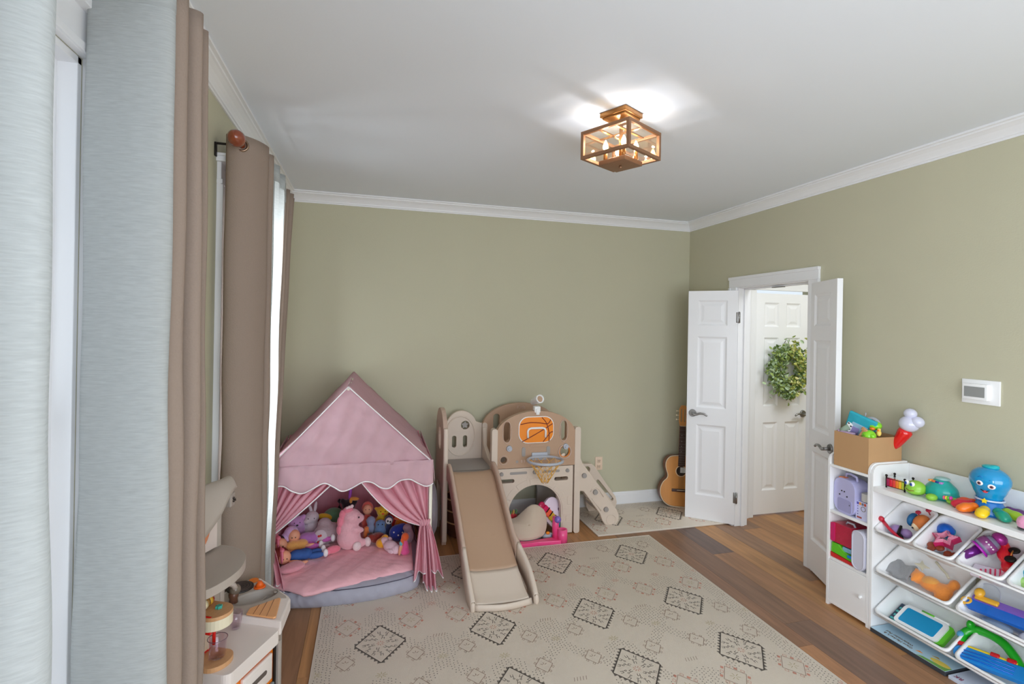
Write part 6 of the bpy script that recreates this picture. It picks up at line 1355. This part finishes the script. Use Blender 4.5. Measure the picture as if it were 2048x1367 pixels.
put(t, 'glasses_bridge', mat('gold_bridge', C(196, 120, 50), .35, metal=.5), M_, lambda g, M: g.tube([M @ Vector(v) for v in ((-.02, -.03, .026), (-.005, -.034, .030), (.012, -.036, .026))], .003, 6))
M_ = R(B3, .055, -.005, -.058, 0, 0, .2)
t = at('doll_clothes', 'pink and white striped packet of doll things at the front of the microphone bin', 'toy', M_)
put(t, 'packet', mat('pale_packet', C(214, 206, 216, 1.15), .4), M_, lambda g, M: g.box((0, 0, 0), (.07, .13, .016), M=M, bev=.006))
for k in range(6): put(t, 'stripe', mat('stripe_pink', C(214, 60, 100, 1.1), .5), M_, lambda g, M: g.box((-.012 + .003 * k, .028 - k * .017, .010), (.050, .006, .006), M=M @ T(0, 0, 0, 0, 0, .25), bev=.002))
put(t, 'bow', mat('bow_pink', C(230, 150, 170, 1.15), .5), M_, lambda g, M: g.ell((.0, -.055, .012), (.022, .012, .008), M=M))
M_ = R(B4, .115, .050, -.05)
t = at('bird_toy', 'cyan plastic bird toy in the bin at the right edge of the picture', 'toy', M_)
put(t, 'body', mat('cyan_plastic', C(20, 150, 176, 1.1), .35, coat=.3), M_, lambda g, M: g.ell((0, 0, .01), (.034, .046, .030), M=M).ell((.0, .035, .02), (.020, .022, .018), M=M))
M_ = R(B4, .072, .050, -.062)
t = at('caterpillar_toy', 'pale green toy animal below the cyan bird at the right edge', 'toy', M_)
put(t, 'body', mat('pale_green_toy', C(160, 200, 110, 1.1), .4), M_, lambda g, M: g.ell((0, 0, .005), (.026, .045, .020), M=M).ell((.006, .032, .014), (.020, .018, .018), M=M)); put(t, 'eye', BLK, M_, lambda g, M: g.ell((-.008, .040, .024), .003, M=M))
# wide bin: cat, cloth, scarf
CAT = soft('cat_orange', 240, 140, 60, 1.15)
M_ = R(W11, .105, -.03, -.058, 0, 0, .12)
t = at('plush_cat', 'orange plush cat with amber eyes lying in the wide middle-row bin', 'stuffed toy', M_)
blob([((.012, .062, .008), (.036, .036, .033)), ((.0, .0, .0), (.038, .055, .032)), ((-.006, -.055, -.005), (.042, .045, .030)), ((.040, .078, .026), (.012, .010, .012)), ((-.022, .068, .024), (.014, .012, .012)), ((.045, -.088, .006), (.028, .024, .024), (0, 0, .3)), ((-.038, -.06, -.012), (.032, .035, .020))], 'body', CAT, t, vox=.007, local=False, M=M_)
put(t, 'back_patch', soft('cat_tan', 216, 150, 70), M_, lambda g, M: g.ell((.006, .002, .008), (.034, .046, .028), M=M)); put(t, 'eye', BLK, M_, lambda g, M: g.ell((-.004, .096, .012), (.004, .003, .005), M=M)); put(t, 'collar', mat('collar_blue', C(110, 130, 190), .5), M_, lambda g, M: g.ell((.022, .090, -.004), (.024, .010, .020), M=M))
M_ = R(W11, .095, .125, -.055)
t = at('grey_cloth', 'folded grey cloth left of the orange plush cat', 'cloth', M_)
put(t, 'cloth_fold', soft('felt_grey', 140, 140, 142, 1.15), M_, lambda g, M: g.grid(lambda u, v: M @ Vector((-.045 + .10 * v + .01 * math.sin(u * 9), .05 - .115 * u, .012 + .012 * math.sin(u * 7 + v * 3) * math.sin(v * PI))), 24, 14), solid=.01)
M_ = R(W11, .18, .035, -.04)
t = at('muslin_ribbon', 'pale cream ribbon bow behind the plush cat', 'ribbon', M_)
CRB = mat('cream_ribbon', C(204, 198, 176, 1.2), .7)
put(t, 'bow', CRB, M_, lambda g, M: g.prism(star(0, 0, .034, .014, 4, .6), .006, M=M @ T(-.012, .008, .014, .5, .2, 0)), .001)
put(t, 'ribbon_tail', CRB, M_, lambda g, M: g.tube([M @ Vector(v) for v in ((.045, -.03, .02), (.03, -.06, .004), (.012, -.095, .002), (-.01, -.12, .008))], .006, 8))
# wide bin at the right: toy piano pieces
M_ = R(W12, .10, .03, -.02, 0, 0, .10)
t = at('musical_toy', 'long blue and purple plastic toy with yellow handle at the right edge', 'toy', M_)
BLU = mat('cobalt_plastic', C(14, 100, 196, 1.1), .25, coat=.4); YLW = mat('mustard_plastic', C(226, 170, 50, 1.1), .3, coat=.3); VIO = mat('lilac_violet_plastic', C(130, 96, 190, 1.1), .3, coat=.3)
put(t, 'blue_tray', BLU, M_, lambda g, M: g.prism(rrect(-.042, -.16, .012, .145, .020, 4), .018, M=M), .005)
put(t, 'purple_keys', VIO, M_, lambda g, M: g.prism(rrect(.006, -.16, .042, .135, .014, 4), .022, M=M), .004)
put(t, 'ring', YLW, M_, lambda g, M: g.tube([M @ Vector((-.010 + .017 * math.cos(a_), .148 + .017 * math.sin(a_), .014)) for a_ in [2 * PI * k / 20 for k in range(20)]], .007, 8, closed=True))
put(t, 'yellow_handle', YLW, M_, lambda g, M: g.box((.020, .075, .030), (.026, .09, .014), M=M, bev=.006).ell((.040, .108, .040), (.026, .020, .018), M=M))
M_ = R(W12, .155, .155, -.03)
t = at('clear_lid', 'clear round plastic lid behind the yellow handle in the right wide bin', 'lid', M_)
put(t, 'disc', glass('lid_clear', (.93, .94, .95, 1)), M_, lambda g, M: g.cone(.048, .048, .003, M=M @ T(.02, -.01, 0, 0, -.5, 0), seg=32)); put(t, 'disc_rim', FROST, M_, lambda g, M: g.tube([M @ T(.02, -.01, 0, 0, -.5, 0) @ Vector((.048 * math.cos(a_), .048 * math.sin(a_), .002)) for a_ in [2 * PI * k / 32 for k in range(32)]], .0016, 6, closed=True))
M_ = R(W12, .06, .04, -.062)
t = at('plastic_bag', 'clear zip bag with pale contents under the blue toy', 'bag', M_)
put(t, 'bag_skin', glass('bag_plastic', (.80, .86, .92, 1), .12), M_, lambda g, M: g.ell((0, -.02, .006), (.045, .11, .026), M=M)); put(t, 'contents', mat('pale_blue_thing', C(180, 196, 214, 1.1), .5), M_, lambda g, M: g.ell((0, .02, 0), (.028, .06, .018), M=M))
M_ = R(W12, .05, -.08, -.06)
t = at('white_ball', 'white rounded toy at the right edge of the middle row bin', 'toy', M_)
put(t, 'ball_shell', FROST, M_, lambda g, M: g.ell((0, 0, .01), (.036, .050, .034), M=M)); put(t, 'ball_seam', GRYB, M_, lambda g, M: g.tube([M @ Vector((.0365 * math.cos(a_), .0505 * math.sin(a_), .012)) for a_ in [2 * PI * k / 24 for k in range(24)]], .0012, 6, closed=True))
# lowest wide bin: tablet and book
M_ = R(W21, .102, .020, -.062, 0, 0, .02)
t = at('picture_book', 'dark blue and teal book lying under the drawing tablet', 'book', M_)
put(t, 'cover', mat('navy_cover', C(40, 60, 84), .5), M_, lambda g, M: g.box((.0, .055, -.004), (.128, .16, .012), M=M, bev=.001)); put(t, 'cover_band', mat('teal_band', C(80, 180, 176, 1.1), .5, vary=.3, vs=40), M_, lambda g, M: g.box((.0, .096, .0025), (.122, .030, .001), M=M)); 
for k in range(4): put(t, 'cover_mark', mat('teal_band', C(80, 180, 176), .5), M_, lambda g, M: g.box((-.045 + k * .026, .122, .0026), (.012, .010 if k % 2 else .018, .001), M=M))
M_ = R(W21, .098, .004, -.050, 0, 0, .02)
t = at('drawing_tablet', 'white and green toy tablet with a plain blue screen in the lowest bin', 'toy tablet', M_)
put(t, 'green_frame', GRN, M_, lambda g, M: g.prism(rrect(-.062, -.128, .062, .10, .020, 5), .020, M=M @ T(0, 0, -.012)), .005)
put(t, 'white_face', WPL, M_, lambda g, M: g.prism(rrect(-.064, -.108, .062, .112, .022, 5), .012, M=M @ T(0, 0, .006)), .004)
put(t, 'screen', mat('screen_blue', C(14, 140, 190, 1.15), .25), M_, lambda g, M: g.prism(rrect(-.048, -.085, .046, .092, .010, 4), .0012, M=M @ T(0, 0, .0178)))
put(t, 'stylus', WPL, M_, lambda g, M: g.cone(.006, .006, .20, M=M @ T(.066, -.10, .014, rx=-PI/2), seg=12), lab='white stylus'); put(t, 'stylus_grip', GRN, M_, lambda g, M: g.cone(.0068, .0068, .062, M=M @ T(.066, -.03, .014, rx=-PI/2), seg=12))
# lowest right bin
M_ = R(W22, .15, .10, -.035, 0, 0, 0)
t = at('green_ring_toy', 'big green plastic ring toy with leaf shapes in the lowest right bin', 'toy', M_)
GP2 = mat('bright_green_plastic', C(20, 170, 30, 1.1), .3, coat=.4)
put(t, 'ring_body', GP2, M_, lambda g, M: g.tube([M @ Vector(v) for v in catmull([(-.06, .10, .006), (-.01, .125, .02), (.035, .10, .030), (.050, .05, .032), (.045, -.01, .028), (.02, -.06, .016), (-.01, -.10, .0), (-.03, -.14, -.01)], 5)], .020, 12))
put(t, 'leaf_fin', GP2, M_, lambda g, M: g.ell((.038, .108, .052), (.022, .016, .026), M=M)); put(t, 'nose', mat('sky_toy', C(80, 160, 200, 1.1), .4), M_, lambda g, M: g.ell((-.02, .128, .030), (.018, .016, .014), M=M))
M_ = R(W22, .075, .09, -.035, 0, 0, .22)
t = at('blue_track_toy', 'blue plastic toy with yellow and red trim in front of the green ring toy', 'toy', M_)
put(t, 'blue_shell', mat('azure_plastic', C(16, 130, 206, 1.1), .28, coat=.4), M_, lambda g, M: g.prism(rrect(-.042, -.16, .030, .125, .032, 6), .026, M=M), .010)
for k in range(3): put(t, 'groove_line', BLU, M_, lambda g, M: g.tube([M @ Vector(v) for v in ((-.028 + .018 * k, .09, .0275), (-.024 + .018 * k, .02, .029), (-.026 + .018 * k, -.10, .0275))], .003, 6))
put(t, 'yellow_edge', mat('sun_yellow', C(232, 200, 40, 1.1), .3), M_, lambda g, M: g.box((.036, .0, .022), (.012, .20, .010), M=M, bev=.004)); 
for yy in (.105, -.02, -.08): put(t, 'red_clip', RDP, M_, lambda g, M: g.box((.038, yy, .024), (.020, .034, .018), M=M, bev=.005))
# boxes under the rack
PADM = mat('pale_blue_card', C(176, 204, 220, 1.2), .5, vary=.08, vs=8)
t = thing('paint_pad', 'flat pale blue art pad box with lettering lying on the floor under the rack', 'pad', (2.80, 2.02, 0))
MB().box((2.80, 2.015, .012), (.185, .385, .022)).build('carton', mat('dark_carton_edge', C(60, 64, 70), .6), t, bevel=.001)
MB().box((2.80, 2.015, .0236), (.183, .383, .0012)).build('cover', PADM, t)
MB().prism(circ(2.752, 1.875, .020, .045, 24), .0012, M=T(0, 0, .0242)).build('oval_badge', mat('badge_yellow', C(226, 200, 90, 1.15), .5), t); MB().prism([(2.709, 1.96), (2.725, 1.94), (2.735, 1.85), (2.76, 1.825), (2.709, 1.825)], .001, M=T(0, 0, .0242)).build('green_swoosh', mat('swoosh_green', C(110, 160, 80, 1.15), .5), t)
MB().prism([(2.74, 1.985), (2.755, 1.975), (2.748, 1.955)], .0012, M=T(0, 0, .0242)).build('picture_kite', ORG, t); MB().prism([(2.775, 1.93), (2.79, 1.91), (2.78, 1.895)], .0012, M=T(0, 0, .0242)).build('picture_brush', mat('gold_print', C(190, 150, 60, 1.1), .5), t)
TM = lambda x, y: Matrix.Translation((x, y, .0250)) @ Matrix.Rotation(PI / 2 + PI * 0, 4, 'Z')
text("Giant Marker's &", .022, 'lettering', INK, t, Matrix.Translation((2.737, 2.075, .0250)) @ Matrix.Rotation(PI/2, 4, 'Z')); text('Watercolor Pad', .022, 'lettering', INK, t, Matrix.Translation((2.762, 2.085, .0250)) @ Matrix.Rotation(PI/2, 4, 'Z'))
t = thing('activity_pack', 'second pale pack lying on the floor under the rack, at the picture edge', 'pad', (2.80, 1.70, 0))
MB().box((2.795, 1.68, .009), (.17, .26, .016)).build('carton', mat('pale_pack', C(190, 198, 214, 1.2), .5), t, bevel=.001); text('RK', .030, 'lettering', mat('wine_ink', C(130, 50, 80), .5), t, Matrix.Translation((2.735, 1.78, .0180)) @ Matrix.Rotation(PI/2, 4, 'Z'))
